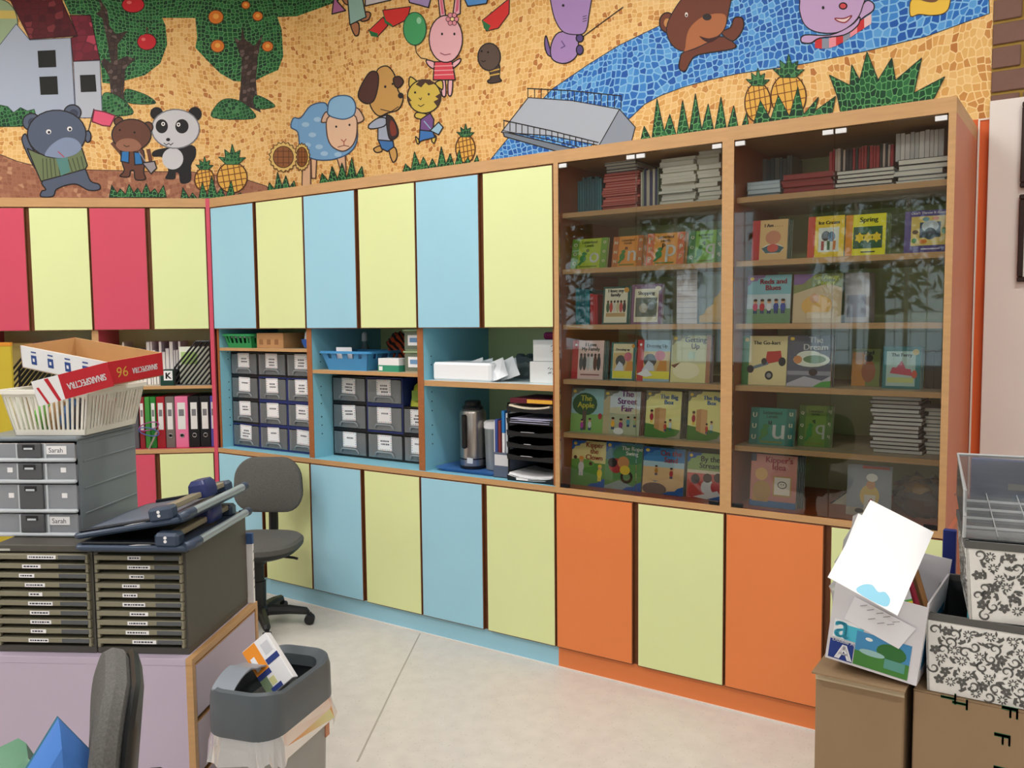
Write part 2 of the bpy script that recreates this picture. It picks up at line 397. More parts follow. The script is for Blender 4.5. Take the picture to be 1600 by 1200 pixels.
for i, (x0, x1) in enumerate(WINX):
    t = bpy.data.objects.new('window_%d' % (i+1), None); col.objects.link(t); struct(t); t.location = (x0, RY-.09, WZ0)
    W_, H_ = x1-x0, WZ1-WZ0
    f = MB()
    for a, b in (((0, 0, 0), (W_, .06, .05)), ((0, 0, H_-.05), (W_, .06, H_)), ((0, 0, .05), (.05, .06, H_-.05)), ((W_-.05, 0, .05), (W_, .06, H_-.05))): f.box(a, b, 0, .004)
    f.build('window_frame', alu, t)
    for k in range(1, 3): BX('mullion', (W_*k/3-.02, .005, .05), (W_*k/3+.02, .055, H_-.05), alu, t, .003)
    for k in range(3): BX('pane', (W_*k/3+.02, .028, .05), (W_*(k+1)/3-.02, .033, H_-.05), pane_m, t)
    for k in range(1, 9): BX('grille_bar', (.05, .045, H_*k/9-.004), (W_-.05, .053, H_*k/9+.004), alu, t)
    for k in range(1, 10): BX('grille_bar', (W_*k/10-.004, .045, .05), (W_*k/10+.004, .053, H_-.05), alu, t)
    l = bpy.data.lights.new('window_portal', 'AREA'); l.shape = 'RECTANGLE'; l.size = W_; l.size_y = H_; l.cycles.is_portal = True
    lo = bpy.data.objects.new('window_portal', l); col.objects.link(lo); lo.location = ((x0+x1)/2, RY-.16, (WZ0+WZ1)/2); lo.rotation_euler = (PI/2, 0, 0)
# outside: lawn and trees that the glass doors mirror
struct(BX('ground_outside', (-14, -26, -.4), (16, -6.9, -.3), mat('lawn', (96, 122, 62), .9, .2, 3)))
def tree(x, y, h, seed, label):
    rnd = random.Random(seed); t = thing('garden_tree', label, 'tree', (x, y, -.3), 0, 'trees outside the windows')
    MB().tube([(0, 0, 0), (.05, 0, h*.35), (0, .05, h*.7)], [.16, .12, .06], 8).build('trunk', mat('bark', (92, 74, 58), .9, .2, 8), t)
    L_ = MB()
    for _ in range(1400):
        c = Vector((rnd.gauss(0, 1), rnd.gauss(0, 1), rnd.gauss(0, 1))).normalized()*rnd.random()**.4
        c = Vector((c.x*h*.38, c.y*h*.38, h*.68+c.z*h*.34)); a = Vector((rnd.uniform(-1, 1), rnd.uniform(-1, 1), rnd.uniform(-1, 1))).normalized()
        b = a.orthogonal().normalized()
        L_.add([c-a*.14, c+b*.05, c+a*.14, c-b*.05], [(0, 1, 2, 3)])
    o = L_.build('foliage', mat('tree_leaf', (70, 104, 46), .6, .25, 2), t, smooth=False); o['kind'] = 'stuff'
tree(-2.6, -9.6, 4.6, 1, 'leafy green tree outside the leftmost rear window')
tree(1.2, -11.5, 5.2, 2, 'leafy green tree outside, between the two middle rear windows')
tree(4.6, -10.5, 4.4, 3, 'leafy green tree outside the rear window at far right')
# ceiling lamps
diff_m = bpy.data.materials.new('lamp_diffuser'); diff_m.use_nodes = True
_b = diff_m.node_tree.nodes['Principled BSDF']; _b.inputs['Emission Color'].default_value = (1, .97, .92, 1); _b.inputs['Emission Strength'].default_value = 4
lamp_body = flat((235, 235, 232))
NAMES = [('nearest the mural', -.95), ('above the middle of the room', -3.0), ('nearest the rear windows', -5.1)]
for (rown, y0_) in NAMES:
    for (coln, x, y) in (('left', -1.0 if y0_ < -1.5 else .15, y0_ if y0_ < -1.5 else -1.7), ('middle', 2.2, y0_), ('right', 4.9, y0_)):
        t = thing('ceiling_lamp', 'long white ceiling lamp, %s one of the row %s' % (coln, rown), 'lamp', (x, y, CEIL-.07), 0, 'ceiling lamps')
        MB().box((-.62, -.15, .02), (.62, .15, .07), 0, .006).build('housing', lamp_body, t)
        BX('diffuser', (-.6, -.13, 0), (.6, .13, .02), diff_m, t, .004)
        l = bpy.data.lights.new('lamp_light', 'AREA'); l.shape = 'RECTANGLE'; l.size = 1.2; l.size_y = .26; l.energy = LAMP_W['a' if y > -1.5 else 'b']; l.color = (1, .982, .955)
        lo = bpy.data.objects.new('lamp_light', l); col.objects.link(lo); lo.parent = t; lo.location = (0, 0, -.004)

# ------------------------------------------------------------------ the mural painted on the two walls
_a, _b2 = to_px((CORN.x, WY, 2.2)), to_px((CORN.x, WY, 3.4))
def side(p):      # >0 right of the corner line
    return (p[0]-(_a[0]+(_b2[0]-_a[0])*(p[1]-_a[1])/(_b2[1]-_a[1])))
def clip(poly, s_):
    out = []; n = len(poly)
    for i in range(n):
        a, b = poly[i], poly[(i+1) % n]; da, db = side(a)*s_, side(b)*s_
        if da >= 0: out.append(a)
        if (da < 0) != (db < 0):
            t = da/(da-db); out.append((a[0]+(b[0]-a[0])*t, a[1]+(b[1]-a[1])*t))
    return out
LAYER = [0]
class Paint:
    n = 0
    def __init__(s, name, off, label=None, start=None):
        Paint.n += 1; LAYER[0] = (start if start is not None else 16)+.037*Paint.n
        s.name = name; s.off = off; s.mb = MB(); s.mats = []; s.label = label
    def P(s, pts): return [(x/3.75+s.off, y/3.75) for x, y in pts]
    def mi(s, m):
        m = flat(m) if isinstance(m, tuple) else m
        if m not in s.mats: s.mats.append(m)
        return s.mats.index(m)
    def raw(s, pts, m, lay):
        for sg, n, k in ((1, Vector((0, 1, 0)), WY), (-1, NL, NDEP)):
            c = clip(pts, sg)
            if len(c) < 3: continue
            V = []
            for x, y in c:
                q = hit(x, y, n, k-.0005-.0001*lay)
                V.append(q)
            if max(q.z for q in V) < MURZ-.02: continue
            s.mb.add(V, [tuple(range(len(V)))], s.mi(m))
    def fill(s, pts, m, sm=True, line=None, lw=1.9):
        LAYER[0] += 1; lay = LAYER[0]
        pts = s.P(smooth_pts(pts) if sm else pts)
        s.raw(pts, m, lay)
        if line: s.stroke_px(pts+[pts[0]], line, lw)
        return s
    def ell(s, cx, cy, rx, ry, m, line=None, lw=1.9, n=26): return s.fill(circle(cx, cy, rx, ry, n), m, False, line, lw)
    def stroke_px(s, pts, m, lw):
        LAYER[0] += .5; lay = LAYER[0]
        for a, b in zip(pts, pts[1:]):
            dx, dy = b[0]-a[0], b[1]-a[1]; L_ = math.hypot(dx, dy)
            if L_ < .02: continue
            ex, ey = dx/L_*lw*.3, dy/L_*lw*.3; nx, ny = -dy/L_*lw/2, dx/L_*lw/2
            s.raw([(a[0]-ex+nx, a[1]-ey+ny), (b[0]+ex+nx, b[1]+ey+ny), (b[0]+ex-nx, b[1]+ey-ny), (a[0]-ex-nx, a[1]-ey-ny)], m, lay)
    def line(s, pts, m=(40, 32, 32), lw=1.3, sm=False):
        if sm: pts = smooth_pts(pts)[:-4*1]
        s.stroke_px(s.P(pts), m, lw); return s
    def done(s):
        o = s.mb.build(s.name, s.mats, wall_back, smooth=False)
        if s.label: o['label'] = s.label
        return o
INK = (38, 34, 36)
def spikes(p, x0, x1, base, hs, lean=.2, m=None):
    n = len(hs); st = (x1-x0)/n; pts = [(x0, base)]
    for i, h in enumerate(hs):
        xa = x0+i*st; pts += [(xa+st*(.5+lean*(i-n/2)/n*2), base-h), (xa+st, base-h*.32)]
    pts[-1] = (x1, base)
    p.fill(pts, m or green_m, False, (20, 48, 36), 1.3)
def pineapple(p, cx, cy, rx, ry, crown=True, rot=.15):
    p.ell(cx, cy, rx, ry, (232, 182, 82), (84, 48, 24), 2)
    for k in (-.6, -.2, .2, .6):
        w_ = rx*math.sqrt(1-k*k)
        p.line([(cx-w_, cy+ry*k+ry*rot), (cx+w_, cy+ry*k-ry*rot)], (120, 70, 34), 1.4)
        h_ = ry*math.sqrt(1-k*k)
        p.line([(cx+rx*k-rx*rot, cy-h_), (cx+rx*k+rx*rot, cy+h_)], (120, 70, 34), 1.4)
    if crown:
        a = rx*.9; y = cy-ry*.85
        p.fill([(cx-a*.45, y), (cx-a, y-a*.55), (cx-a*.5, y-a*.5), (cx-a*.55, y-a*1.1), (cx-a*.15, y-a*.8), (cx, y-a*1.5), (cx+a*.2, y-a*.85),
                (cx+a*.6, y-a*1.05), (cx+a*.5, y-a*.5), (cx+a, y-a*.5), (cx+a*.45, y)], green_t, False, (24, 60, 40), 1.2)
p = Paint('painted_path', 0, start=0)
p.fill([(-300, 880), (0, 905), (100, 945), (190, 968), (510, 995), (900, 1005), (1130, 1008), (1450, 1055), (1560, 1090), (1620, 1150), (1500, 1300), (-300, 1300)], path_m, False, (70, 50, 40), 1.2); p.done()
p = Paint('painted_trees', 0, start=1)
p.fill([(370, -200), (372, 0), (410, 85), (530, 88), (590, 380), (600, 485), (640, 490), (740, 470), (850, 440), (940, 370), (980, 260), (970, 150), (950, 105), (1145, 105), (1160, 60), (1190, -200)], green_m, False)
p.fill([(1190, -200), (1145, 110), (1155, 220), (1145, 280), (1210, 350), (1290, 430), (1370, 475), (1480, 480), (1560, 440), (1630, 410), (1660, 330), (1650, 170), (1625, 100), (1740, 95), (1950, 20), (2100, -60), (2100, -200)], green_m, False)
p.fill([(580, -150), (590, 0), (630, 60), (640, 150), (680, 200), (750, 180), (690, 260), (690, 350), (740, 330), (795, 345), (735, 400), (730, 470), (725, 540), (765, 650), (700, 600), (650, 560), (640, 450), (590, 360), (610, 340), (650, 370), (620, 200), (600, 110), (560, 80), (590, 60), (560, -150)], bark_m, False)
p.fill([(1420, 150), (1435, 230), (1490, 270), (1540, 200), (1510, 330), (1500, 480), (1510, 600), (1530, 660), (1400, 600), (1410, 500), (1415, 340), (1370, 220), (1410, 240)], bark_m, False)
p.fill([(600, 560), (650, 545), (740, 600), (775, 670), (600, 670)], green_t, True, (24, 60, 40), 1)
p.fill([(735, 525), (800, 535), (880, 570), (905, 608), (745, 600)], green_t, True, (24, 60, 40), 1)
p.fill([(1250, 690), (1265, 620), (1320, 580), (1400, 590), (1470, 640), (1485, 695)], green_t, True, (24, 60, 40), 1)
p.fill([(1490, 560), (1560, 580), (1610, 625), (1500, 635)], green_t, True, (24, 60, 40), 1)
for cx, cy, rx, ry in ((780, 28, 66, 46), (860, 245, 56, 48)):
    p.ell(cx, cy, rx, ry, (206, 40, 52), (60, 24, 28), 1.3); p.ell(cx-rx*.35, cy-ry*.3, rx*.22, ry*.2, (236, 120, 116))
p.line([(860, 200), (862, 160)], (90, 50, 40), 2); p.fill([(805, 165), (840, 180), (845, 205), (815, 195)], (46, 120, 66))
for cx, cy, r_ in ((1440, 30, 25), (1265, 100, 44), (1275, 270, 40), (1510, 95, 30), (1568, 272, 33)):
    p.ell(cx, cy, r_, r_*.92, (226, 130, 48), (96, 50, 28), 1.2); p.ell(cx, cy-r_*.1, r_*.4, r_*.35, (246, 180, 84))
p.done()
p = Paint('painted_house', 0, start=8)
p.ell(-12, 135, 116, 140, (160, 186, 150), (90, 100, 84), 1.5); p.fill([(-120, 60), (85, 62), (98, 110), (-120, 108)], (214, 196, 110), False)
p.fill([(-300, 260), (0, 262), (95, 140), (175, 235), (415, 222), (440, 660), (300, 690), (-300, 690)], (176, 190, 212), False, (90, 100, 124), 1.2)
p.fill([(430, 360), (585, 355), (600, 690), (445, 690)], (188, 198, 214), False, (90, 100, 124), 1.2)
p.fill([(20, -150), (60, 0), (75, 30), (175, 230), (455, 210), (360, 0), (320, -150)], roof_m, False, (48, 18, 26), 1.3)
p.fill([(410, 90), (530, 90), (585, 350), (430, 360), (415, 222), (455, 210)], roof2_m, False, (48, 18, 26), 1.3)
for q in ([(220, 298), (325, 293), (330, 393), (226, 397)], [(230, 450), (335, 446), (341, 553), (238, 556)], [(468, 440), (558, 437), (566, 537), (474, 540)]): p.fill(q, (26, 30, 28), False)
p.fill([(-200, 620), (0, 615), (45, 625), (80, 660), (120, 630), (160, 650), (200, 640), (215, 690), (130, 740), (-200, 745)], green_t, False, (24, 60, 40), 1)
p.done()
GB = (86, 98, 122)
p = Paint('painted_grey_bear', 0, 'blue-grey painted bear in a striped olive jacket')
p.fill([(128, 815), (150, 785), (178, 850), (250, 960), (255, 1010), (205, 985), (150, 880)], GB, True, INK)
p.fill([(250, 1060), (400, 1010), (490, 985), (530, 1060), (580, 1080), (582, 1110), (520, 1115), (450, 1080), (390, 1085), (330, 1110), (310, 1150), (240, 1152), (245, 1120), (268, 1110)], GB, True, INK)
p.fill([(160, 870), (230, 900), (480, 870), (512, 970), (500, 990), (360, 1030), (240, 1062), (205, 980)], (112, 128, 92), False, INK)
for k in range(5): p.line([(250+k*22, 930), (255+k*24, 1050-k*6)], (72, 84, 62), 1.5)
for k in range(4): p.line([(400+k*25, 935-k*6), (425+k*22, 1010-k*7)], (72, 84, 62), 1.5)
p.fill([(325, 920), (395, 920), (412, 1005), (358, 1030)], (88, 140, 136), False)
p.ell(515, 800, 18, 34, GB, INK); p.ell(185, 715, 52, 50, GB, INK); p.ell(425, 660, 50, 46, GB, INK); p.ell(190, 718, 26, 28, (62, 70, 92)); p.ell(432, 664, 26, 24, (62, 70, 92))
p.ell(332, 785, 172, 140, GB, INK)
p.fill([(262, 905), (300, 850), (370, 808), (440, 815), (478, 862), (440, 905), (360, 926), (290, 918)], (134, 152, 184))
for cx, cy in ((285, 772), (408, 755)): p.ell(cx, cy, 15, 14, (238, 240, 244)); p.ell(cx+2, cy+3, 8, 8, (24, 24, 30))
p.line([(340, 888), (375, 920)], (190, 60, 70), 1.3); p.done()
p = Paint('painted_flag', 0)
p.line([(550, 638), (515, 778)], INK, 1.6); p.fill([(552, 645), (610, 655), (675, 678), (645, 740), (600, 735), (540, 712)], (232, 92, 128), False, (120, 40, 60)); p.done()
BB = (104, 66, 52)
p = Paint('painted_brown_bear', 0, 'small brown painted bear in a blue waistcoat')
p.line([(660, 840), (712, 900)], BB, 6); p.line([(870, 880), (885, 955)], BB, 6)
p.fill([(715, 870), (830, 870), (845, 950), (842, 1010), (852, 1050), (795, 1052), (785, 1002), (765, 1002), (755, 1035), (703, 1032), (728, 1000), (715, 950)], BB, True, INK)
p.fill([(712, 885), (757, 885), (755, 955), (708, 945)], (46, 122, 190), False, INK); p.fill([(785, 890), (822, 895), (838, 962), (790, 966)], (46, 122, 190), False, INK)
p.line([(815, 890), (860, 960)], (150, 150, 160), 1.5); p.fill([(835, 955), (905, 945), (918, 985), (885, 1018)], (160, 156, 164), False, INK)
p.ell(695, 712, 26, 25, BB, INK); p.ell(868, 745, 28, 30, BB, INK); p.ell(770, 790, 115, 92, BB, INK)
p.fill([(678, 848), (715, 815), (785, 815), (828, 855), (800, 884), (715, 884)], (156, 108, 86))
for cx, cy in ((702, 762), (788, 776)): p.ell(cx, cy, 6, 6, (20, 16, 16))
p.line([(725, 850), (740, 860), (758, 855)], INK, 1.2); p.done()
p = Paint('painted_panda', 0, 'painted black and white panda')
K_ = (28, 28, 32); Wh = (206, 210, 218)
p.fill([(895, 890), (950, 870), (1125, 850), (1148, 910), (1120, 970), (1118, 1060), (1060, 1074), (1048, 1020), (1030, 1012), (1025, 1048), (968, 1046), (985, 1000), (955, 925), (897, 917)], K_)
p.ell(1012, 930, 62, 63, Wh); p.ell(918, 665, 38, 38, K_); p.ell(1142, 668, 40, 42, K_); p.ell(1028, 755, 140, 114, Wh, (120, 124, 134))
p.ell(948, 740, 36, 41, K_); p.ell(1066, 740, 39, 42, K_)
for cx, cy in ((956, 726), (1046, 730)): p.ell(cx, cy, 11, 12, (244, 244, 246)); p.ell(cx, cy, 5, 6, (20, 20, 24))
p.ell(985, 818, 12, 10, K_); p.line([(960, 838), (975, 850), (988, 840), (1000, 850), (1014, 838)], INK, 1.2); p.done()
p = Paint('painted_pineapples', 0)
pineapple(p, 1198, 1052, 57, 68); pineapple(p, 1360, 1040, 88, 90); spikes(p, 1055, 1430, 1190, [90, 60, 120, 160, 90, 130, 60]); spikes(p, 640, 975, 1156, [70, 50, 75, 55, 80, 50, 70]); p.done()
# --- long wall, left part
p = Paint('painted_sheep', 400, 'light blue painted sheep with a peach face')
Sk = (226, 186, 150); Wl = (120, 172, 220)
for q in ([(322, 920), (356, 920), (350, 1045), (326, 1045)], [(472, 920), (522, 905), (528, 1010), (497, 1000)], [(274, 915), (320, 925), (320, 1130), (268, 1130)]): p.fill(q, Sk, False, (90, 66, 56))
p.fill([(205, 745), (220, 692), (262, 690), (320, 620), (400, 602), (440, 640), (560, 640), (588, 720), (590, 830), (540, 900), (440, 936), (330, 930), (262, 872), (245, 775)], Wl, True, (60, 92, 132))
for cx, cy in ((290, 730), (330, 790), (300, 850), (370, 860), (360, 700), (400, 900), (480, 905)): p.ell(cx, cy, 22, 14, (162, 202, 236))
p.fill([(383, 716), (410, 655), (442, 702)], (216, 184, 160), True, (90, 66, 56)); p.fill([(575, 640), (602, 640), (632, 700), (580, 718)], (216, 184, 160), True, (90, 66, 56))
p.fill([(430, 680), (572, 672), (592, 760), (570, 845), (510, 886), (440, 852), (414, 770)], (232, 198, 170), True, (90, 66, 56))
p.fill([(420, 645), (432, 590), (480, 562), (550, 566), (582, 612), (574, 672), (520, 698), (460, 690), (424, 672)], (140, 190, 230), True, (60, 92, 132))
for cx, cy in ((470, 742), (548, 732)): p.ell(cx, cy, 6, 7, INK)
p.line([(500, 818), (515, 832), (528, 815)], (170, 80, 70), 1.4); p.line([(515, 832), (516, 852)], (170, 80, 70), 1.3); p.line([(480, 862), (516, 852), (545, 858)], (120, 60, 60), 1.2); p.done()
p = Paint('painted_sunflowers', 400, start=44)
for cx, cy, rx, ry in ((268, 920, 46, 78), (160, 920, 80, 85)):
    q = []
    for i in range(36):
        a = 2*PI*i/36; k = 1.06 if i % 2 else .93; q.append((cx+rx*k*math.cos(a), cy+ry*k*math.sin(a)))
    p.fill(q, (226, 196, 116), False, (96, 64, 36), 1.3); p.ell(cx, cy, rx*.74, ry*.74, (146, 92, 50), (70, 44, 24), 1.2)
    for k in (-.4, 0, .4):
        p.line([(cx-rx*.65, cy+ry*k), (cx+rx*.65, cy+ry*k)], (90, 54, 30), 1); p.line([(cx+rx*k, cy-ry*.62), (cx+rx*k, cy+ry*.62)], (90, 54, 30), 1)
spikes(p, 65, 240, 1130, [60, 120, 100, 70]); spikes(p, 370, 640, 1085, [70, 110, 130, 160, 110]); p.done()
Tn = (204, 160, 92)
p = Paint('painted_dog', 400, 'tan painted dog with dark ears and a backpack')
p.fill([(690, 872), (728, 855), (738, 885), (705, 893)], Tn, True, INK); p.fill([(780, 878), (815, 865), (826, 920), (802, 950)], Tn, True, INK)
p.fill([(715, 818), (802, 825), (808, 860), (770, 888), (735, 870)], (64, 120, 186), False, INK)
p.fill([(715, 690), (770, 672), (792, 740), (790, 826), (714, 820)], (166, 180, 204), False, INK); p.fill([(663, 730), (720, 690), (766, 698), (750, 740), (670, 755)], (166, 180, 204), True, INK)
p.fill([(765, 680), (800, 690), (832, 760), (825, 802), (785, 816), (768, 750)], (56, 44, 46), True, INK); p.fill([(790, 705), (815, 730), (822, 785), (795, 795), (785, 750)], (128, 58, 46))
p.fill([(718, 402), (770, 388), (812, 440), (832, 530), (862, 575), (835, 640), (770, 662), (722, 680), (680, 640), (668, 580), (700, 450)], Tn, True, INK)
p.fill([(665, 425), (712, 428), (716, 500), (690, 590), (640, 606), (600, 570), (612, 510)], (82, 52, 46), True, INK); p.fill([(805, 460), (840, 448), (863, 478), (840, 512), (815, 505)], (82, 52, 46), True, INK)
p.ell(848, 560, 17, 17, INK); p.ell(757, 508, 7, 8, INK); p.ell(800, 492, 6, 7, INK); p.line([(730, 640), (790, 655), (835, 625)], INK, 1.3); p.done()
p = Paint('painted_tiger_cub', 400, 'yellow painted tiger cub with a purple top and bag')
Yl = (216, 192, 86)
p.fill([(940, 660), (1000, 670), (1000, 700), (935, 690)], Yl, True, INK); p.fill([(965, 700), (1020, 662), (1042, 700), (1036, 772), (960, 762)], (120, 84, 150), False, INK)
p.fill([(935, 800), (960, 830), (945, 842)], Yl, True, INK); p.fill([(1035, 790), (1055, 800), (1045, 838), (1030, 825)], Yl, True, INK)
p.fill([(960, 762), (1036, 770), (1048, 805), (1010, 815), (985, 820), (955, 832)], (62, 122, 196), False, INK)
p.line([(985, 710), (1040, 775)], (150, 190, 220), 1.6); p.fill([(1020, 765), (1070, 716), (1096, 745), (1070, 790)], (156, 200, 230), False, INK)
p.fill([(900, 510), (903, 450), (948, 488)], Yl, True, INK); p.fill([(1050, 488), (1090, 472), (1092, 525)], Yl, True, INK)
p.ell(985, 565, 98, 98, Yl, INK); p.fill([(935, 495), (960, 470), (1020, 465), (1048, 490), (1012, 500), (992, 484), (968, 512)], (74, 52, 44), False)
p.fill([(1082, 545), (1050, 565), (1068, 580), (1040, 595), (1062, 625), (1078, 600)], (74, 52, 44), False); p.fill([(889, 560), (912, 590), (900, 595), (915, 625), (896, 605)], (74, 52, 44), False)
for cx, cy in ((932, 542), (1012, 552)): p.ell(cx, cy, 6, 7, INK)
p.line([(955, 575), (965, 585), (970, 572)], INK, 1.1); p.line([(950, 615), (965, 624), (985, 612)], INK, 1.2); p.done()
p = Paint('painted_pineapple', 400); pineapple(p, 1227, 872, 57, 82); spikes(p, 860, 1365, 1010, [50, 120, 90, 80, 150, 110, 130, 90, 100, 50]); p.done()
Pk = (238, 186, 198)
p = Paint('painted_rabbit', 400, 'pink painted rabbit in a red striped dress holding a balloon')
for q in ([(1062, -60), (1090, -60), (1112, 98), (1080, 108)], [(1172, -60), (1200, -60), (1196, 80), (1152, 98)]): p.fill(q, Pk, False, INK)
p.fill([(1072, -50), (1084, -50), (1102, 80), (1088, 85)], (222, 110, 140), False); p.fill([(1180, -50), (1192, -50), (1186, 60), (1168, 75)], (222, 110, 140), False)
for q in ([(1085, 462), (1107, 462), (1112, 556), (1090, 556)], [(1128, 462), (1152, 462), (1146, 552), (1126, 552)], [(998, 352), (1045, 365), (1042, 402), (1010, 384)], [(1197, 343), (1150, 370), (1150, 402), (1192, 368)]): p.fill(q, Pk, True, INK)
p.fill([(1046, 362), (1148, 360), (1168, 468), (1038, 468)], (222, 74, 92), False, INK)
for y in (388, 414, 440): p.line([(1045, y), (1155, y-4)], (242, 170, 178), 1.6)
p.ell(1112, 228, 98, 138, Pk, INK)
for k in range(6): p.ell(1150+24*math.cos(k*PI/3), 112+26*math.sin(k*PI/3), 13, 14, (226, 150, 166), (90, 40, 60), 1)
p.ell(1150, 112, 12, 12, (250, 230, 170), (90, 40, 60), 1)
for cx in (1090, 1162): p.ell(cx, 199, 6, 8, INK)
p.line([(1080, 310), (1105, 322), (1140, 316)], (150, 70, 90), 1.3)
p.line([(932, 265), (940, 310), (965, 340), (1003, 346)], INK, 1.3); p.ell(930, 168, 67, 96, (70, 166, 108), (28, 80, 56), 1.4); p.ell(955, 120, 14, 20, (150, 214, 176)); p.done()
p = Paint('painted_watermelons', 400)
for q, r_ in (([(660, 180), (745, 100), (772, 150), (712, 215)], [(660, 178), (715, 196), (712, 217), (675, 212)]), ([(742, 60), (905, 38), (888, 112), (800, 157), (760, 130)], [(742, 62), (762, 120), (800, 146), (800, 158), (755, 135)]), ([(1325, 120), (1485, -10), (1482, 80), (1420, 165), (1350, 182)], [(1325, 118), (1375, 150), (1360, 182), (1335, 165)])):
    p.fill(q, (214, 52, 52), False, INK, 1.4); p.fill(r_, (40, 116, 70), False)
p.done()
p = Paint('painted_picnic', 400)
p.fill([(460, -40), (478, 10), (525, 62), (445, 82)], (176, 110, 160), False, INK); p.fill([(640, 35), (790, 0), (780, -40), (640, -40)], (206, 206, 214), False, INK)
for q in ([(640, 72), (670, 78), (658, 115), (615, 122)], [(555, 140), (600, 135), (602, 198), (578, 206)], [(500, -20), (540, -20), (545, 25), (520, 20)]): p.fill(q, (176, 120, 86), True, INK)
p.fill([(535, -30), (620, -30), (645, 100), (550, 146)], (148, 190, 184), False, INK)
p.fill([(885, -30), (1030, -30), (1010, 45), (960, 30), (900, 15)], (168, 150, 206), False, INK); p.fill([(1210, -30), (1365, -30), (1350, 20), (1290, 30), (1240, 36)], (84, 150, 220), False, INK); p.done()
p = Paint('painted_worm', 400); p.fill([(1368, 390), (1425, 380), (1425, 450), (1436, 475), (1375, 488), (1356, 475), (1375, 455)], (74, 60, 54), True, INK)
p.line([(1372, 418), (1424, 405)], (206, 170, 80), 2.2); p.line([(1374, 442), (1424, 432)], (206, 170, 80), 2.2); p.ell(1366, 333, 66, 80, (92, 76, 68), INK)
for cx, cy in ((1322, 300), (1360, 306)): p.ell(cx, cy, 6, 6, (14, 12, 12))
p.line([(1322, 355), (1332, 362), (1345, 355)], (14, 12, 12), 1.2); p.done()
# --- long wall, right part
p = Paint('painted_river', 0, start=0)
RV = [(1440, -220), (1290, -80), (1145, 0), (1033, 39), (967, 71), (919, 101), (863, 139), (815, 190), (766, 250), (768, 275), (880, 262), (940, 215), (985, 184), (1007, 163), (1033, 149), (1068, 136), (1108, 125), (1153, 115), (1196, 109), (1260, 99), (1353, 80), (1447, 57), (1546, 21), (1542, -80), (1537, -250)]
p.fill([(x*3.75, y*3.75) for x, y in RV], water_m, False, (40, 56, 80), 1.3); p.done()
p = Paint('painted_bridge', 780, start=3)
p.fill([(20, 770), (440, 872), (350, 890), (30, 800)], (120, 134, 150), False, INK); p.fill([(705, 640), (797, 745), (775, 830), (585, 852)], (146, 158, 176), False, INK, 1.5); p.fill([(12, 775), (170, 572), (430, 590), (705, 640), (585, 852), (300, 795)], (178, 190, 206), False, INK, 1.5)
p.line([(165, 518), (430, 532), (715, 562)], INK, 1.8)
for k in range(15): x = 168+k*39; p.line([(x, 518+(x-165)*.08), (x, 574+max(0, x-300)*.155)], INK, 1.3)
p.line([(25, 705), (300, 765), (580, 835)], INK, 1.8); p.line([(20, 765), (300, 820), (470, 862)], INK, 1.3)
for k in range(16): x = 28+k*35; p.line([(x, 705+(x-25)*.233), (x, 758+(x-25)*.225)], INK, 1.3)
p.done()
Pu = (168, 138, 196)
p = Paint('painted_mole', 780, 'purple painted animal fishing with a rod')
p.fill([(275, 210), (300, 290), (332, 335), (285, 322), (266, 260)], (120, 96, 160), True, INK); p.fill([(305, 260), (350, 190), (450, 200), (462, 300), (430, 352), (370, 372), (308, 342)], Pu, True, INK)
p.line([(490, 215), (725, 42)], INK, 1.6); p.ell(472, 224, 21, 22, (86, 70, 130), INK); p.ell(472, 292, 20, 28, (86, 70, 130), INK)
p.fill([(290, -90), (300, 0), (325, 110), (370, 182), (432, 202), (500, 190), (524, 100), (525, -90)], Pu, True, INK, 1.6)
p.line([(365, 240), (385, 270), (362, 282)], (96, 72, 140), 1.5); p.ell(375, 32, 8, 8, INK)
for k in range(3): p.line([(490, 98+k*14), (512, 92+k*14)], INK, 1)
p.done()
Br = (110, 58, 40)
p = Paint('painted_swimming_bear', 780, 'brown painted bear swimming in the river')
p.fill([(1090, 300), (1290, 215), (1372, 250), (1370, 286), (1170, 320), (1120, 362), (1090, 416), (1055, 402), (1060, 345)], Br, True, INK); p.fill([(1300, 190), (1355, 160), (1378, 105), (1425, 108), (1428, 170), (1370, 240)], Br, True, INK)
p.ell(985, 132, 46, 58, Br, INK); p.ell(985, 134, 20, 26, (196, 140, 80))
p.fill([(980, 165), (1030, 50), (1100, -30), (1230, -90), (1350, -40), (1346, 60), (1310, 185), (1210, 255), (1090, 300), (1012, 262)], Br, True, INK, 1.5)
p.fill([(1090, 280), (1112, 172), (1200, 95), (1322, 85), (1312, 178), (1215, 250), (1092, 300)], (176, 108, 66)); p.ell(1218, 100, 26, 20, INK); p.ell(1097, 86, 9, 14, (236, 230, 226)); p.ell(1097, 90, 5, 7, INK)
p.fill([(1172, 212), (1230, 225), (1300, 205), (1230, 250)], (60, 26, 26)); p.done()
p = Paint('painted_grass', 780); spikes(p, 820, 1480, 860, [120, 280, 190, 270, 310, 250, 290, 240, 200], .1); p.done()
Hp = (196, 166, 212)
p = Paint('painted_hippo', 1180, 'lilac painted animal in a striped swimming ring')
p.fill([(605, 70), (650, 5), (692, 20), (690, 62), (625, 110), (560, 185), (540, 150)], Hp, True, INK)
for i, c in enumerate([(206, 52, 56), (140, 150, 170), (238, 150, 164), (206, 52, 56), (140, 150, 170), (238, 150, 164), (206, 52, 56), (236, 196, 200)]):
    def rp(t): return (350+t*330, 255-20*math.sin(t*PI)*0-t*t*140+10*math.sin(t*6))
    t0, t1 = i/8, (i+1)/8; a, b = rp(t0), rp(t1)
    p.fill([(a[0], a[1]-32), (b[0], b[1]-32), (b[0], b[1]+26), (a[0], a[1]+26)], c, False)
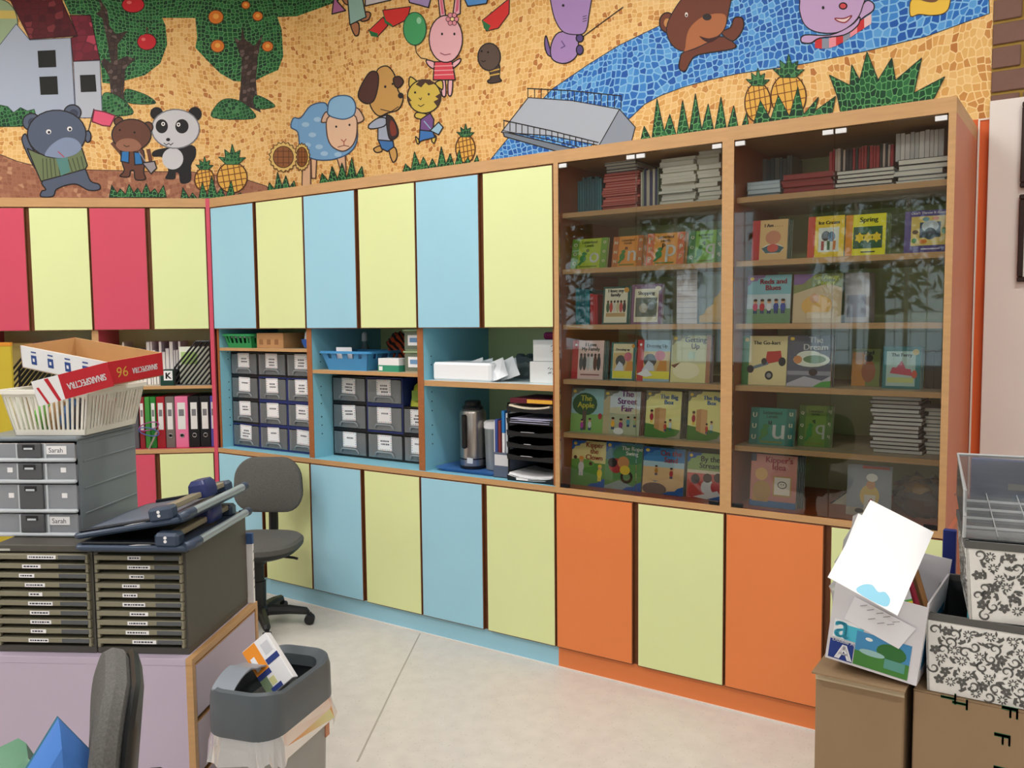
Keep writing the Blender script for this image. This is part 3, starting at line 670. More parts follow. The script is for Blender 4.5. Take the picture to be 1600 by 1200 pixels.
p.fill([(270, 245), (290, 205), (440, 205), (560, 150), (612, 100), (600, 150), (520, 205), (380, 222), (325, 252)], Hp, True, INK)
p.fill([(285, -90), (262, 10), (262, 70), (290, 145), (360, 187), (480, 190), (580, 130), (628, 40), (630, -90)], Hp, True, INK, 1.6)
p.ell(398, 45, 8, 10, INK); p.ell(515, 35, 22, 18, (206, 74, 84), INK); p.fill([(468, 108), (520, 108), (565, 92), (530, 130), (490, 126)], (236, 210, 214), True, (150, 50, 60)); p.done()
p = Paint('painted_duck', 1180); p.fill([(905, 40), (915, 0), (960, -40), (1130, -50), (1136, 40), (1100, 80), (1030, 90), (960, 84), (912, 96)], (240, 200, 76), True, (90, 60, 30), 1.4); p.fill([(940, -20), (1000, 10), (1060, 10), (1080, -30)], (120, 84, 60), True); p.done()
p = Paint('painted_pineapple_bed', 1180); pineapple(p, 15, 600, 76, 115); pineapple(p, 195, 565, 103, 130)
p.fill([(-20, 760), (30, 590), (90, 700), (135, 560), (200, 680), (250, 510), (285, 670), (370, 570), (350, 650), (470, 565), (450, 670), (440, 760)], green_m, False, (20, 48, 36), 1.3)
p.fill([(510, 700), (480, 560), (435, 440), (555, 500), (565, 380), (612, 470), (655, 305), (720, 470), (800, 340), (822, 470), (975, 340), (930, 545), (1110, 450), (1050, 570), (960, 700)], green_m, False, (20, 48, 36), 1.4); p.done()

# ------------------------------------------------------------------ the fitted cabinets
W = .75
ZT, ZR, ZU, ZC1, ZC, ZL = 2.2045, 2.155, 1.474, .797, .773, .097
PT = .018
hole_m = flat((40, 46, 50)); glass_m = clear('door_glass', (252, 254, 252)); clip_m = flat((226, 228, 230), .3); hinge_m = mat('hinge_dark', (36, 38, 40), .25, metal=.6)
shelf_top = mat('shelf_board', (206, 190, 160), .45, .05, 8, stretch=(4, 1, 1))
def door(parent, x0, x1, z0, z1, lam):
    return MB().box((x0, 0, z0), (x1, .016, z1), 0, .001).box((x0+.0035, -.0015, z0+.0035), (x1-.0035, .001, z1-.0035), 1, .0008).build('door', [edge_br, lam], parent)
def panel(parent, x0, x1, y0, y1, z0, z1, lam, edge=None, name='side_panel'):
    edge = edge or wood
    return MB().box((x0, y0+.003, z0), (x1, y1, z1), 0).box((x0, y0, z0), (x1, y0+.003, z1), 1).build(name, [lam, edge], parent)
def shelf(parent, x0, x1, y0, y1, z0, th, top, name='shelf'):
    return MB().box((x0, y0+.004, z0), (x1, y1, z0+th), 0).box((x0, y0, z0), (x1, y0+.004, z0+th), 1).build(name, [top, wood], parent)
def carcass(t, w, D, inner, niche_floor, plinth_m, bd, ru=None, up=None, lo=None):
    ru = w if ru is None else ru
    BX('plinth', (0, .02, 0), (w, .036, ZL), plinth_m, t)
    for x0, x1 in ((0, PT), (w-PT, w)):
        panel(t, x0, x1, .0165, D, ZL, ZR, inner, wood_d if bd else wood)
    BX('back_panel', (PT, D-.008, ZL), (w-PT, D, ZR), yellow, t)
    shelf(t, 0, w, 0, D, ZR, ZT-ZR, wood, 'top_rail')
    shelf(t, 0, w, 0, D-.008, ZC, ZC1-ZC, niche_floor, 'counter')
    BX('bottom_board', (PT, .018, ZL), (w-PT, D-.008, ZL+.018), inner, t)
    mid = (ru)/2
    for z0, z1, cs in ((ZU, ZR-.004, up), (ZL, ZC-.003, lo)):
        if not cs: continue
        BX('centre_stile', (mid-.03, .0165, z0), (mid+.03, .03, z1), edge_br, t)
        door(t, .003, mid-.011, z0, z1, cs[0]); door(t, mid+.011, ru-.003, z0, z1, cs[1])
def holes(t, x, ys, zs):
    m = MB()
    for z in zs:
        for y in ys: m.tube([(x, y, z), (x+.0012, y, z)], .0035, 8)
    m.build('pin_holes', hole_m, t)
BAYL = ['tall blue and yellow cabinet bay in the corner, behind the grey office chair', 'tall blue and yellow cabinet bay with the blue basket in its niche',
        'tall blue and yellow cabinet bay with the steel flask in its niche']
DEPS = [.455, .55, .555]
NSH = [(1.352, .016), (1.243, .018), (1.203, .026)]
bays = []
for i in range(3):
    t = thing('storage_cabinet', BAYL[i], 'cabinet', (W*i, 0, 0), 0, 'fitted cabinet bays along the mural wall'); bays.append(t)
    D = DEPS[i]
    carcass(t, W, D, blue_in, blue_in, blue, True, up=(blue, yellow), lo=(blue, yellow))
    BX('niche_ceiling', (PT, .018, ZU+.002), (W-PT, D-.008, ZU+.02), blue_in, t)
    z, th = NSH[i]; shelf(t, PT, W-PT, .02, D-.01, z, th, shelf_top if i < 2 else mat('shelf_white', (214, 224, 224), .4))
    holes(t, PT, (.075,), [.92+k*.045 for k in range(3)]+[1.08+k*.045 for k in range(3)]+[1.30, 1.34])
SHZ = [1.931, 1.698, 1.466, 1.235, 1.008]; STH = .02
GL = ['tall cabinet bay with glass doors between the blue bays and the last bay', 'tall cabinet bay with glass doors at the right end of the wall']
for i in (3, 4):
    t = thing('glass_cabinet', GL[i-3], 'cabinet', (W*i, 0, 0), 0, 'fitted cabinet bays along the mural wall'); bays.append(t)
    D = .555; P2 = .022
    BX('plinth', (0, .02, 0), (W, .036, ZL), orange, t)
    for x0, x1 in ((0, P2), (W-P2, W)):
        panel(t, x0, x1, 0, D, ZC1, ZR, brown_in); panel(t, x0, x1, .0165, D, ZL, ZC, brown_in)
    BX('back_panel', (P2, D-.008, ZL), (W-P2, D, ZR), yellow, t)
    shelf(t, 0, W, 0, D, ZR, ZT-ZR, wood, 'top_rail')
    shelf(t, 0, W, 0, D-.008, ZC, ZC1-ZC, mat('orange_board', (214, 104, 52), .35, .03, 5), 'counter')
    BX('centre_stile', (W/2-.03, .0165, ZL), (W/2+.03, .03, ZC), edge_br, t)
    door(t, .003, W/2-.011, ZL, ZC-.003, orange); door(t, W/2+.011, W-.003, ZL, ZC-.003, yellow)
    for z in SHZ: shelf(t, P2, W-P2, .035, D-.01, z, STH, shelf_top)
    for k, (x0, x1) in enumerate(((P2+.002, W/2-.0015), (W/2+.0015, W-P2-.002))):
        g = BX('glass_door', (x0, .003, ZC1+.003), (x1, .008, ZR-.003), glass_m, t)
        for cx in ((x0+.002, x0+.038), (x1-.038, x1-.002)): BX('clip', (cx[0], .0005, ZR-.022), (cx[1], .011, ZR-.006), clip_m, g, .001)
        cx = (x0+.002, x0+.042) if k == 0 else (x1-.042, x1-.002)
        BX('hinge', (cx[0], -.001, ZC1+.002), (cx[1], .012, ZC1+.016), hinge_m, g, .001)
# left run, turned towards the room
LW = .653
LB = []
for i, lab in ((1, 'tall crimson and yellow cabinet bay with ring binders in its niche'), (2, 'tall crimson and yellow cabinet bay behind the opened paper carton')):
    t = thing('storage_cabinet', lab, 'cabinet', LF(-LW*i, 0, 0), TH, 'fitted cabinet bays along the left wall'); LB.append(t)
    D = .355; ru = LW-.022 if i == 1 else LW
    carcass(t, LW, D, crimson, crimson, crimson, False, ru, (crimson, yellow), (crimson, yellow))
    if i == 1: BX('end_panel', (LW-.022, -.001, 0), (LW-.001, .0165, ZT), crimson, t)
    BX('niche_ceiling', (PT, .018, ZU+.002), (LW-PT, D-.008, ZU+.02), crimson, t)
    shelf(t, PT, LW-PT, .02, D-.01, 1.137, .018, shelf_top)
struct(MB().box((0, .012, 0), (3.75, .02, .006)).build('trim_2', flat((226, 222, 216))))

# ------------------------------------------------------------------ drawer boxes of the two niches
dr_clear = clear('drawer_plastic', (214, 222, 228), .25, .24)
dr_black = mat('drawer_frame_black', (24, 26, 30), .35); dr_navy = mat('drawer_frame_navy', (36, 50, 112), .35)
card = flat((238, 238, 240)); inkm = flat((50, 54, 70)); dots = [flat(c) for c in ((190, 70, 70), (70, 100, 170), (90, 140, 80), (60, 60, 60))]
stuffm = [flat(c) for c in ((190, 190, 180), (150, 160, 170), (170, 150, 120), (200, 190, 200), (120, 130, 120))]
def drawer_box(loc, w, h, d, frame, label, k):
    rnd = random.Random(k); t = thing('drawer_box', label, 'storage box', loc, 0, 'clear stacking drawer boxes')
    e = .006
    f = MB()
    f.box((0, .004, 0), (w, d, e)).box((0, .004, h-e), (w, d, h)).box((0, .004, e), (e, d, h-e)).box((w-e, .004, e), (w, d, h-e)).box((e, d-e, e), (w-e, d, h-e))
    f.box((0, 0, 0), (w, .004, .009), 0, .001).box((0, 0, h-.007), (w, .004, h), 0, .001).box((0, 0, .009), (.006, .004, h-.007)).box((w-.006, 0, .009), (w, .004, h-.007))
    f.build('shell', frame, t)
    b = MB(); g = .009; q = .0025
    b.box((g, -.004, .012), (w-g, -.004+q, h-.011), 0, .001).box((g, 0, .012), (w-g, d*.9, .012+q)).box((g, 0, .014), (g+q, d*.9, h-.016)).box((w-g-q, 0, .014), (w-g, d*.9, h-.016)).box((g, d*.9-q, .014), (w-g, d*.9, h-.016))
    dw = b.build('drawer', dr_clear, t)
    hh = MB().tube([(w*.24, -.006, .02), (w*.26, -.009, h*.24), (w*.31, -.010, h*.30), (w*.69, -.010, h*.30), (w*.74, -.009, h*.24), (w*.76, -.006, .02)], .0045, 6)
    hh.build('handle', clear('handle_plastic', (220, 226, 230), .2, .5), dw)
    # label card with dotted border and print
    lw = .096; lh = .080; cx = w*.5; z0 = h*.36; tl = rnd.uniform(-.04, .04)
    c = MB(); c.box((-lw/2, -.0008, 0), (lw/2, 0, lh), 0)
    for i in range(8):
        x = -lw/2+.006+i*(lw-.012)/7
        for z in (.005, lh-.005): c.box((x-.0022, -.0012, z-.002), (x+.0022, -.0008, z+.002), 2+(i+int(z*1000)) % 4)
    for i in range(1, 6):
        z = .005+i*(lh-.01)/6
        for x in (-lw/2+.006, lw/2-.006): c.box((x-.0022, -.0012, z-.002), (x+.0022, -.0008, z+.002), 2+i % 4)
    for ln in range(rnd.choice((1, 2, 2, 3))):
        z = lh*.56-ln*.016; x = -rnd.uniform(.016, .028)
        while x < .024:
            ww = rnd.uniform(.004, .009); c.box((x, -.0012, z), (x+ww, -.0008, z+.008), 1); x += ww+.003
    c.build('label_card', [card, inkm]+dots, dw, (cx, -.0042, z0), (0, tl, 0))
    m = MB(); x = .02
    while x < w-.04:
        ww = rnd.uniform(.02, .05); hh_ = rnd.uniform(.2, .62)*h
        m.box((x, rnd.uniform(.02, .05), .016), (min(x+ww, w-.014), d*.7, .016+hh_), rnd.randrange(5), .003); x += ww+rnd.uniform(.002, .03)
    m.build('contents', stuffm, dw)
RN4 = ['bottom', 'third', 'second', 'top']; CN = ['left', 'middle', 'right']
hh = .1365; ww = .232; zz = ZC1+.001
for r_ in range(4):
    for c_ in range(3):
        navy = (r_ == 0) or (c_ > 0 and r_ in (1, 2))
        drawer_box((.024+c_*(ww+.002), .090, zz+r_*hh), ww, hh-.001, .3, dr_navy if navy else dr_black,
                   '%s framed clear drawer box, %s row, %s column of the corner niche' % ('navy' if navy else 'black', RN4[r_], CN[c_]), r_*3+c_)
RN3 = ['bottom', 'middle', 'top']; hh = .142
for r_ in range(3):
    for c_ in range(3):
        if r_ == 2 and c_ == 2: continue
        navy = (c_ == 1 and r_ > 0)
        w_ = .246 if c_ < 2 else .2
        drawer_box((.775+c_*.248, .150, zz+r_*hh), w_, hh-.001, .32, dr_navy if navy else dr_black,
                   '%s framed clear drawer box, %s row, %s column under the blue basket' % ('navy' if navy else 'black', RN3[r_], CN[c_]), 40+r_*3+c_)
t = thing('plastic_pouch', 'lime green plastic pouch lying on the right drawer boxes', 'pouch', (1.285, .17, zz+2*hh), 0)
pm = MB(); rg = []
for k, (w_, z_) in enumerate(((.17, 0), (.18, .02), (.175, .06), (.165, .1), (.15, .112))):
    rg.append([(x*1.0+.085, y+.10, z_) for x, y in rrect(w_, .2-.02*k, .03)])
pm.loft(rg).build('body', mat('lime_plastic', (196, 208, 70), .3, .08, 20), t); BX('print', (.03, -.0045, .03), (.13, -.002, .08), flat((120, 150, 60)), t)

# ------------------------------------------------------------------ helpers for boxes, baskets, papers
def carton(name, label, cat, loc, w, d, h, m, rz=0, group=None, rot=None):
    t = thing(name, label, cat, loc, rz, group, rot)
    MB().box((0, 0, 0), (w, d, h), 0, .002).build('body', m, t); return t
def slot_basket(t, wb_, db, wt, dt, h, m, th=.004, nb=14, ns=10, rim=.012, zlo=.22, zhi=.86, name='basket_wall'):
    """open basket with slotted sides, base centre at the origin"""
    def P(f, sx, sy): a = wb_/2+(wt-wb_)/2*f; b = db/2+(dt-db)/2*f; return Vector((sx*a, sy*b, f*h))
    BX('base', (-wb_/2, -db/2, 0), (wb_/2, db/2, th), m, t)
    for (s0, s1) in (((-1, -1), (1, -1)), ((1, -1), (1, 1)), ((1, 1), (-1, 1)), ((-1, 1), (-1, -1))):
        n = nb if s0[1] == s1[1] else ns; b = MB()
        inw = Vector((-(s0[0]+s1[0])/2, -(s0[1]+s1[1])/2, 0))*th
        def Q(f, u): return P(f, *s0).lerp(P(f, *s1), u)
        for f0, f1 in ((0, zlo), (zhi, 1)): b.slab([Q(f0, 0), Q(f0, 1), Q(f1, 1), Q(f1, 0)], inw)
        for k in range(n+1):
            u = k/n; e = .22/n if 0 < k < n else .5/n
            u0, u1 = max(0, u-e), min(1, u+e); b.slab([Q(zlo, u0), Q(zlo, u1), Q(zhi, u1), Q(zhi, u0)], inw)
        b.build(name, m, t)
    r = MB(); o_ = ring(wt+2*rim, dt+2*rim, .03, h); i_ = ring(wt-.004, dt-.004, .022, h)
    o2 = ring(wt+2*rim, dt+2*rim, .03, h-.012); i2 = ring(wt-.004, dt-.004, .022, h-.012)
    r.loft([o2, o_, i_, i2, o2], cap=False); r.build('rim', m, t)
ST = 1.352+.016
# corner niche, top shelf
t = thing('storage_basket', 'small green plastic basket on the top shelf of the corner niche', 'basket', (.16, .15, ST)); slot_basket(t, .20, .2, .235, .24, .078, mat('plastic_green', (40, 150, 88), .35), nb=6, ns=5, zlo=.35)
BX('paper_sheet', (-.09, -.09, .055), (.10, .09, .062), card, t)
t = carton('parcel_box', 'small brown parcel box beside the green basket', 'box', (.30, .05, ST), .215, .2, .083, mat('kraft', (188, 142, 96), .7, .05, 12))
for k in range(3): BX('print_mark', (.022+k*.062, -.0008, .02), (.052+k*.062, 0, .048), flat((150, 106, 70)), t)
t = thing('bowl', 'blue and white bowl at the right end of the corner niche shelf', 'bowl', (.675, .12, ST))
MB().lathe([(.02, 0), (.05, .005), (.062, .03), (.065, .05), (.058, .05), (.045, .02), (.02, .008)], 24).build('bowl_body', mat('plastic_blue', (30, 96, 190), .3), t)
MB().lathe([(.03, .008), (.05, .045), (.045, .085), (.03, .1), (.0, .104)], 18).build('filling', card, t)
# second niche, top shelf
S2 = 1.243+.018
t = thing('storage_basket', 'light blue plastic basket on the shelf of the second niche', 'basket', (.985, .165, S2)); slot_basket(t, .27, .22, .33, .27, .098, mat('plastic_sky', (70, 150, 208), .35), nb=4, ns=3, zlo=.62, zhi=.9)
BX('card', (-.08, -.10, .06), (.02, -.098, .128), card, t, rot=(.1, 0, .1)); BX('contents', (-.12, -.09, .01), (.12, .09, .085), flat((70, 110, 150)), t)
t = thing('spray_bottle', 'small clear bottle standing behind the blue basket', 'bottle', (.83, .345, S2))
MB().lathe([(.02, 0), (.024, .005), (.024, .10), (.012, .13), (.012, .14)], 18).build('bottle_body', clear('clear_plastic', (225, 235, 240), .1, .3), t); MB().lathe([(.014, .14), (.016, .145), (.014, .18), (.006, .19)], 14).build('cap', card, t)
def lump(name, parent, rx, ry, rz, m, seed, n=14, k=9, c=(0, 0, 0), amp=.18):
    rnd = random.Random(seed); ph = [(rnd.uniform(0, 6), rnd.uniform(1, 4), rnd.uniform(1, 4)) for _ in range(4)]; rg = []
    for i in range(1, k):
        a = PI*i/k; r_ = []
        for j in range(n):
            b = 2*PI*j/n; s_ = 1+amp*sum(math.sin(p0+p1*a*2+round(p2)*b) for p0, p1, p2 in ph)/2
            r_.append((c[0]+rx*s_*math.sin(a)*math.cos(b), c[1]+ry*s_*math.sin(a)*math.sin(b), max(0, c[2]+rz-rz*s_*math.cos(a))))
        rg.append(r_)
    return MB().loft(rg).build(name, m, parent)
def stripes(key, c1, c2, sc):
    if key in MATS: return MATS[key]
    m = bpy.data.materials.new(key); m.use_nodes = True; MATS[key] = m; nt = m.node_tree; b = nt.nodes['Principled BSDF']; b.inputs['Roughness'].default_value = .9
    tc = nt.nodes.new('ShaderNodeTexCoord'); wv = nt.nodes.new('ShaderNodeTexWave'); wv.inputs['Scale'].default_value = sc; wv.inputs['Distortion'].default_value = 6; wv.bands_direction = 'DIAGONAL'
    cr = nt.nodes.new('ShaderNodeValToRGB'); cr.color_ramp.interpolation = 'CONSTANT'; cr.color_ramp.elements[0].color = rgb(*c1); cr.color_ramp.elements[1].position = .45; cr.color_ramp.elements[1].color = rgb(*c2)
    nt.links.new(tc.outputs['Object'], wv.inputs['Vector']); nt.links.new(wv.outputs['Fac'], cr.inputs[0]); nt.links.new(cr.outputs[0], b.inputs['Base Color']); return m
t = thing('plush_toy', 'orange and black tiger striped plush toy behind the blue basket', 'soft toy', (1.13, .33, S2))
lump('plush_body', t, .12, .07, .088, stripes('tiger_fur', (34, 24, 22), (196, 78, 36), 14), 3); lump('plush_head', t, .05, .05, .045, stripes('tiger_fur', (34, 24, 22), (196, 78, 36), 14), 5, c=(-.02, -.02, .10)); lump('paw', t, .035, .035, .03, flat((200, 196, 190)), 9, c=(.10, -.02, .1))
t = carton('medicine_box', 'small white and green packet beside the blue basket', 'box', (1.20, .05, S2), .135, .08, .066, card); BX('green_band', (-.0006, -.0008, 0), (.1356, .0802, .032), flat((60, 150, 120)), t); BX('print', (.006, -.0014, .006), (.03, -.0006, .026), card, t)
gk = clear('tub_plastic', (214, 230, 206), .2, .35)
for k in range(2):
    t = thing('clear_tub', 'pale green clear tub, the %s of the two stacked in the second niche' % ('lower', 'upper')[k], 'box', (1.36, .06, S2+k*.105))
    MB().box((0, 0, 0), (.12, .14, .094), 0, .006).build('tub', gk, t); BX('lid', (-.003, -.003, .094), (.123, .143, .103), flat((170, 190, 150)), t, .002)
    BX('tub_label', (.028, -.001, .025), (.10, -.0002, .075), card, t); BX('label_print', (.04, -.0016, .04), (.09, -.001, .062), flat((110, 150, 190)), t)
# third niche, upper shelf
S3 = 1.203+.026
def crumple(name, parent, w, d, h, m, seed, nx=12, ny=10, amp=.012):
    rnd = random.Random(seed); V = []; F = []
    for j in range(ny+1):
        for i in range(nx+1):
            u, v = i/nx, j/ny; e = min(u, 1-u, v, 1-v)*4; z = h*min(1, e)**.5+rnd.uniform(-amp, amp)*(1 if e > .01 else 0)
            V.append((u*w+rnd.uniform(-amp, amp)*.4, v*d+rnd.uniform(-amp, amp)*.4, max(0, z)))
    for j in range(ny):
        for i in range(nx): a = j*(nx+1)+i; F.append((a, a+1, a+nx+2, a+nx+1))
    n = len(V); V += [(x, y, 0) for x, y, z in V]; F2 = [tuple(n+i for i in f[::-1]) for f in F]
    edge = [(i) for i in range(nx+1)]+[(k+1)*(nx+1)+nx for k in range(ny)]+[ny*(nx+1)+nx-1-i for i in range(nx)]+[(ny-1-k)*(nx+1) for k in range(ny-1)]
    F3 = [(edge[i], n+edge[i], n+edge[(i+1) % len(edge)], edge[(i+1) % len(edge)]) for i in range(len(edge))]
    return MB().add(V, F+F2+F3).build(name, m, parent, smooth=False)
wt_ = mat('white_tissue', (240, 243, 247), .6)
t = thing('tissue_pack', 'opened white pack of tissue on the shelf above the flask', 'tissue pack', (1.545, .05, S3)); MB().box((0, 0, 0), (.335, .2, .085), 0, .01).build('pack', wt_, t)
cm = MB(); rnd = random.Random(4)
for (x, y, a) in ((.17, .08, .05), (.20, .12, .04), (.32, .03, .06), (.34, .08, .07), (.33, .12, .05)):
    cm = MB(); q = [(x, y, .0), (x+.05, y-.02, .012), (x+.09*a/.07, y+.02, .03), (x+.03, y+.05, .085+a*.4), (x-.02, y+.02, .085)]
    cm.slab(q, (0, .002, .001)).build('loose_wrapping', wt_, t, smooth=False)
t = thing('plastic_bag', 'crumpled grey clear bag behind the tissue pack', 'bag', (1.72, .30, S3)); crumple('bag_body', t, .34, .18, .1, clear('bag_grey', (190, 200, 206), .15, .4), 3, amp=.02)
for k, nm in ((0, 'lower'), (1, 'upper')):
    t = carton('paper_carton', 'white carton with handwriting, %s of the two at the right of the tissue pack' % nm, 'box', (2.06+.012*k, .10+.01*k, S3+k*.096), .16, .2, .095, flat((228, 230, 230)))
    m = MB(); rnd = random.Random(k)
    for ln in range(2):
        for j in range(5): x = .095+j*.012+rnd.uniform(-.002, .002); z = .062-ln*.02+rnd.uniform(-.003, .003); m.slab([(x, -.0008, z), (x+.008, -.0008, z+.006), (x+.0085, -.0008, z+.009), (x-.0005, -.0008, z+.003)], (0, .0005, 0))
    m.build('handwriting', inkm, t, smooth=False)
t = thing('purse', 'dark pink soft case on top of the white cartons', 'case', (2.15, .2, S3+2*.096)); MB().loft([[(x, y, z) for x, y in rrect(.12*f, .1*f, .03*f)] for z, f in ((0, .9), (.01, 1), (.025, 1), (.032, .85))]).build('case_body', mat('magenta_cloth', (140, 30, 84), .7), t)
# third niche, below
t = thing('serving_tray', 'flat blue tray under the steel flask', 'tray', (1.73, .20, ZC1))
MB().loft([ring(.34, .26, .04, .0), ring(.4, .30, .05, .016), ring(.39, .29, .05, .016), ring(.335, .255, .04, .004)]).build('tray_body', mat('tray_blue', (70, 120, 190), .3), t)
t = thing('vacuum_flask', 'tall steel vacuum flask with black lid and handle', 'flask', (1.672, .195, ZC1+.005))
steel = mat('brushed_steel', (176, 170, 164), .28, .04, 40, metal=.95, stretch=(8, 8, 1)); blk = mat('black_plastic', (20, 20, 22), .3)
MB().lathe([(.062, .012), (.064, .02), (.064, .262), (.060, .275), (.05, .283)], 32).build('flask_body', steel, t); MB().lathe([(.064, 0), (.066, .004), (.066, .014), (.062, .014)], 32).build('foot', blk, t)
MB().lathe([(.05, .283), (.052, .292), (.04, .302), (.04, .318), (.034, .324), (.0, .325)], 28).build('lid', blk, t); MB().lathe([(.0645, .045), (.065, .046), (.065, .05), (.0645, .051)], 32).build('band', blk, t)
MB().box((-.011, -.082, .10), (.011, -.060, .262), 0, .006).build('handle', blk, t); BX('sticker', (.012, -.067, .03), (.045, -.0635, .056), flat((210, 216, 220)), t)
t = thing('water_jug', 'frosted clear water jug with white lid beside the flask', 'jug', (1.802, .21, ZC1+.005))
MB().lathe([(.05, 0), (.054, .004), (.06, .2), (.057, .2), (.051, .008)], 28).build('jug_body', clear('jug_plastic', (220, 230, 234), .2, .45), t); MB().lathe([(.060, .196), (.063, .2), (.063, .225), (.055, .232), (0, .234)], 28).build('lid', card, t)
t = thing('magazine_file', 'grey magazine file with notebooks beside the letter trays', 'magazine file', (1.888, .055, ZC1)); gf = flat((90, 100, 120)); 
MB().box((0, 0, 0), (.09, .004, .115)).box((0, .25, 0), (.09, .254, .29)).box((0, 0, 0), (.09, .25, .003)).slab([(0, .004, .003), (0, .25, .003), (0, .25, .29), (0, .2, .29), (0, .004, .115)], (.003, 0, 0)).slab([(.087, .004, .003), (.087, .25, .003), (.087, .25, .29), (.087, .2, .29), (.087, .004, .115)], (.003, 0, 0)).build('file_box', gf, t, smooth=False)
BX('file_label', (.008, -.0008, .055), (.082, 0, .105), flat((206, 208, 212)), t)
for k, (x, h, c, lab) in enumerate(((.006, .26, (60, 80, 150), 'blue spiral notebook in the grey magazine file'), (.024, .255, (120, 50, 50), 'dark red notebook in the grey magazine file'), (.045, .30, (222, 226, 232), 'white and blue folder in the grey magazine file'), (.066, .29, (190, 196, 204), 'pale grey folder in the grey magazine file'))):
    t = thing('notebook', lab, 'notebook', (1.888+x, .062, ZC1+.004)); BX('cover', (0, 0, 0), (.014, .18, h), flat(c), t, .001)
    if k == 2: BX('blue_corner', (-.0003, -.0005, h-.1), (.0143, .05, h+.0005), flat((40, 120, 190)), t)
    if k == 0: MB().tube([(0, -.003, .02+.01*j) for j in range(24)], .002, 5).build('spiral', card, t)
t = thing('letter_trays', 'stack of six black letter trays at the right of the third niche', 'letter trays', (1.986, .03, ZC1)); trm = mat('tray_black', (22, 24, 27), .4)
tw, td = .243, .3; TZ = [0, .095, .148, .201, .254, .307]
for k, z in enumerate(TZ):
    m = MB(); m.box((0, 0, z), (tw, td, z+.003)).box((0, 0, z), (.004, td, z+.04)).box((tw-.004, 0, z), (tw, td, z+.04)).box((0, td-.004, z), (tw, td, z+.04)).slab([(0, -.004, z), (tw, -.004, z), (tw, -.010, z+.026), (tw*.72, -.008, z+.018), (tw*.28, -.008, z+.018), (0, -.010, z+.026)], (0, .004, 0))
    tr = m.build('tray', trm, t, smooth=False)
    if k < 5 or True: BX('tray_label', (.05+.012*(k % 3), -.0125, z+.005), (.11+.012*(k % 2), -.0118, z+.017), card, tr, rot=(-.18, 0, .02))
for x in (0, tw-.006):
    for y in (.0, td-.006): BX('post', (x, y, 0), (x+.006, y+.006, .345), trm, t)
def papers(name, label, loc, w, d, n, seed, c=(236, 238, 242), curl=0, rz=0):
    t = thing(name, label, 'papers', loc, rz); rnd = random.Random(seed); m = MB()
    for k in range(n):
        dx, dy = rnd.uniform(-.004, .004), rnd.uniform(-.006, .006); z = k*.0022; N = 8; V = []
        for i in range(N+1):
            u = i/N; V.append((dx+u*w, dy, z+curl*(abs(u-.5)*2)**2)); 
        pts = V+[(x, y+d, zz_) for x, y, zz_ in V[::-1]]
        for i in range(N):
            a, b = V[i], V[i+1]; m.slab([a, b, (b[0], b[1]+d, b[2]), (a[0], a[1]+d, a[2])], (0, 0, .0018))
    return m.build('sheets', flat(c), t, smooth=False)
papers('paper_pile', 'loose white papers in the bottom letter tray', (1.994, .026, ZC1+.0045), .225, .21, 9, 1, curl=.012)
papers('paper_pile', 'lilac papers in the top letter tray but one', (2.006, .026, ZC1+.2585), .205, .22, 10, 2, (196, 196, 226))
papers('paper_pile', 'crumpled cream papers lying in the top letter tray', (1.998, .026, ZC1+.3115), .21, .22, 8, 5, (226, 218, 196), .012)
t = carton('book', 'dark red and yellow book on top of the letter trays', 'book', (2.0, .03, ZC1+.346), .22, .22, .022, flat((90, 24, 40))); BX('yellow_band', (.09, -.0006, .003), (.22, .0, .019), flat((222, 170, 60)), t)

# ------------------------------------------------------------------ left niche: binders, booklets, magazine files
LZ = 1.155
def LT(name, label, cat, u, n, z, group=None): return thing(name, label, cat, LF(u, n, z), TH, group)
def binder(u, w, c, label, h=.295, n=.04, hole=True, pale_=True, rot=0):
    t = LT('ring_binder', label, 'binder', u, n, ZC1, 'ring binders in the crimson niche'); m = flat(c, .45)
    MB().box((0, 0, 0), (w, .27, h), 0, .003).build('cover', m, t)
    if pale_: BX('spine_label', (w*.2, -.001, h*.36), (w*.8, 0, h*.88), flat((222, 222, 220)), t); BX('label_print', (w*.3, -.0016, h*.62), (w*.7, -.001, h*.75), flat((120, 120, 124)), t)
    if hole:
        MB().tube([(w/2+.011*math.cos(a*PI/8), -.001, h*.24+.011*math.sin(a*PI/8)) for a in range(16)], .0022, 6, closed=True).build('finger_ring', mat('ring_metal', (150, 150, 150), .3, metal=.9), t)
        MB().tube([(w/2, -.0008, h*.24), (w/2, .001, h*.24)], .010, 16).build('finger_hole', flat((16, 16, 16)), t)
bs = [(-.44, .03, (150, 40, 50), 'dark red ring binder, leftmost in the crimson niche', 0), (-.408, .028, (60, 140, 60), 'green ring binder, the left of two green ones', 0), (-.378, .03, (40, 120, 50), 'green ring binder, the right of two green ones', 1),
      (-.345, .045, (160, 34, 46), 'red ring binder between the green and the grey ones', 1), (-.296, .05, (112, 104, 100), 'grey ring binder beside the pink one', 1), (-.243, .072, (226, 118, 158), 'pink ring binder', 1)]
binder(-.243, .072, (226, 118, 158), 'wide pink ring binder in the crimson niche'); binder(-.296, .05, (112, 104, 100), 'grey ring binder beside the pink one')
binder(-.345, .046, (160, 34, 46), 'red ring binder between the green and grey ones', hole=False); binder(-.379, .031, (40, 126, 52), 'green ring binder right of a thinner green one', hole=False); binder(-.409, .027, (66, 146, 66), 'thin green ring binder, left of the wider green one', pale_=False, hole=False); binder(-.44, .028, (140, 36, 46), 'dark red ring binder left of the green ones', hole=False)
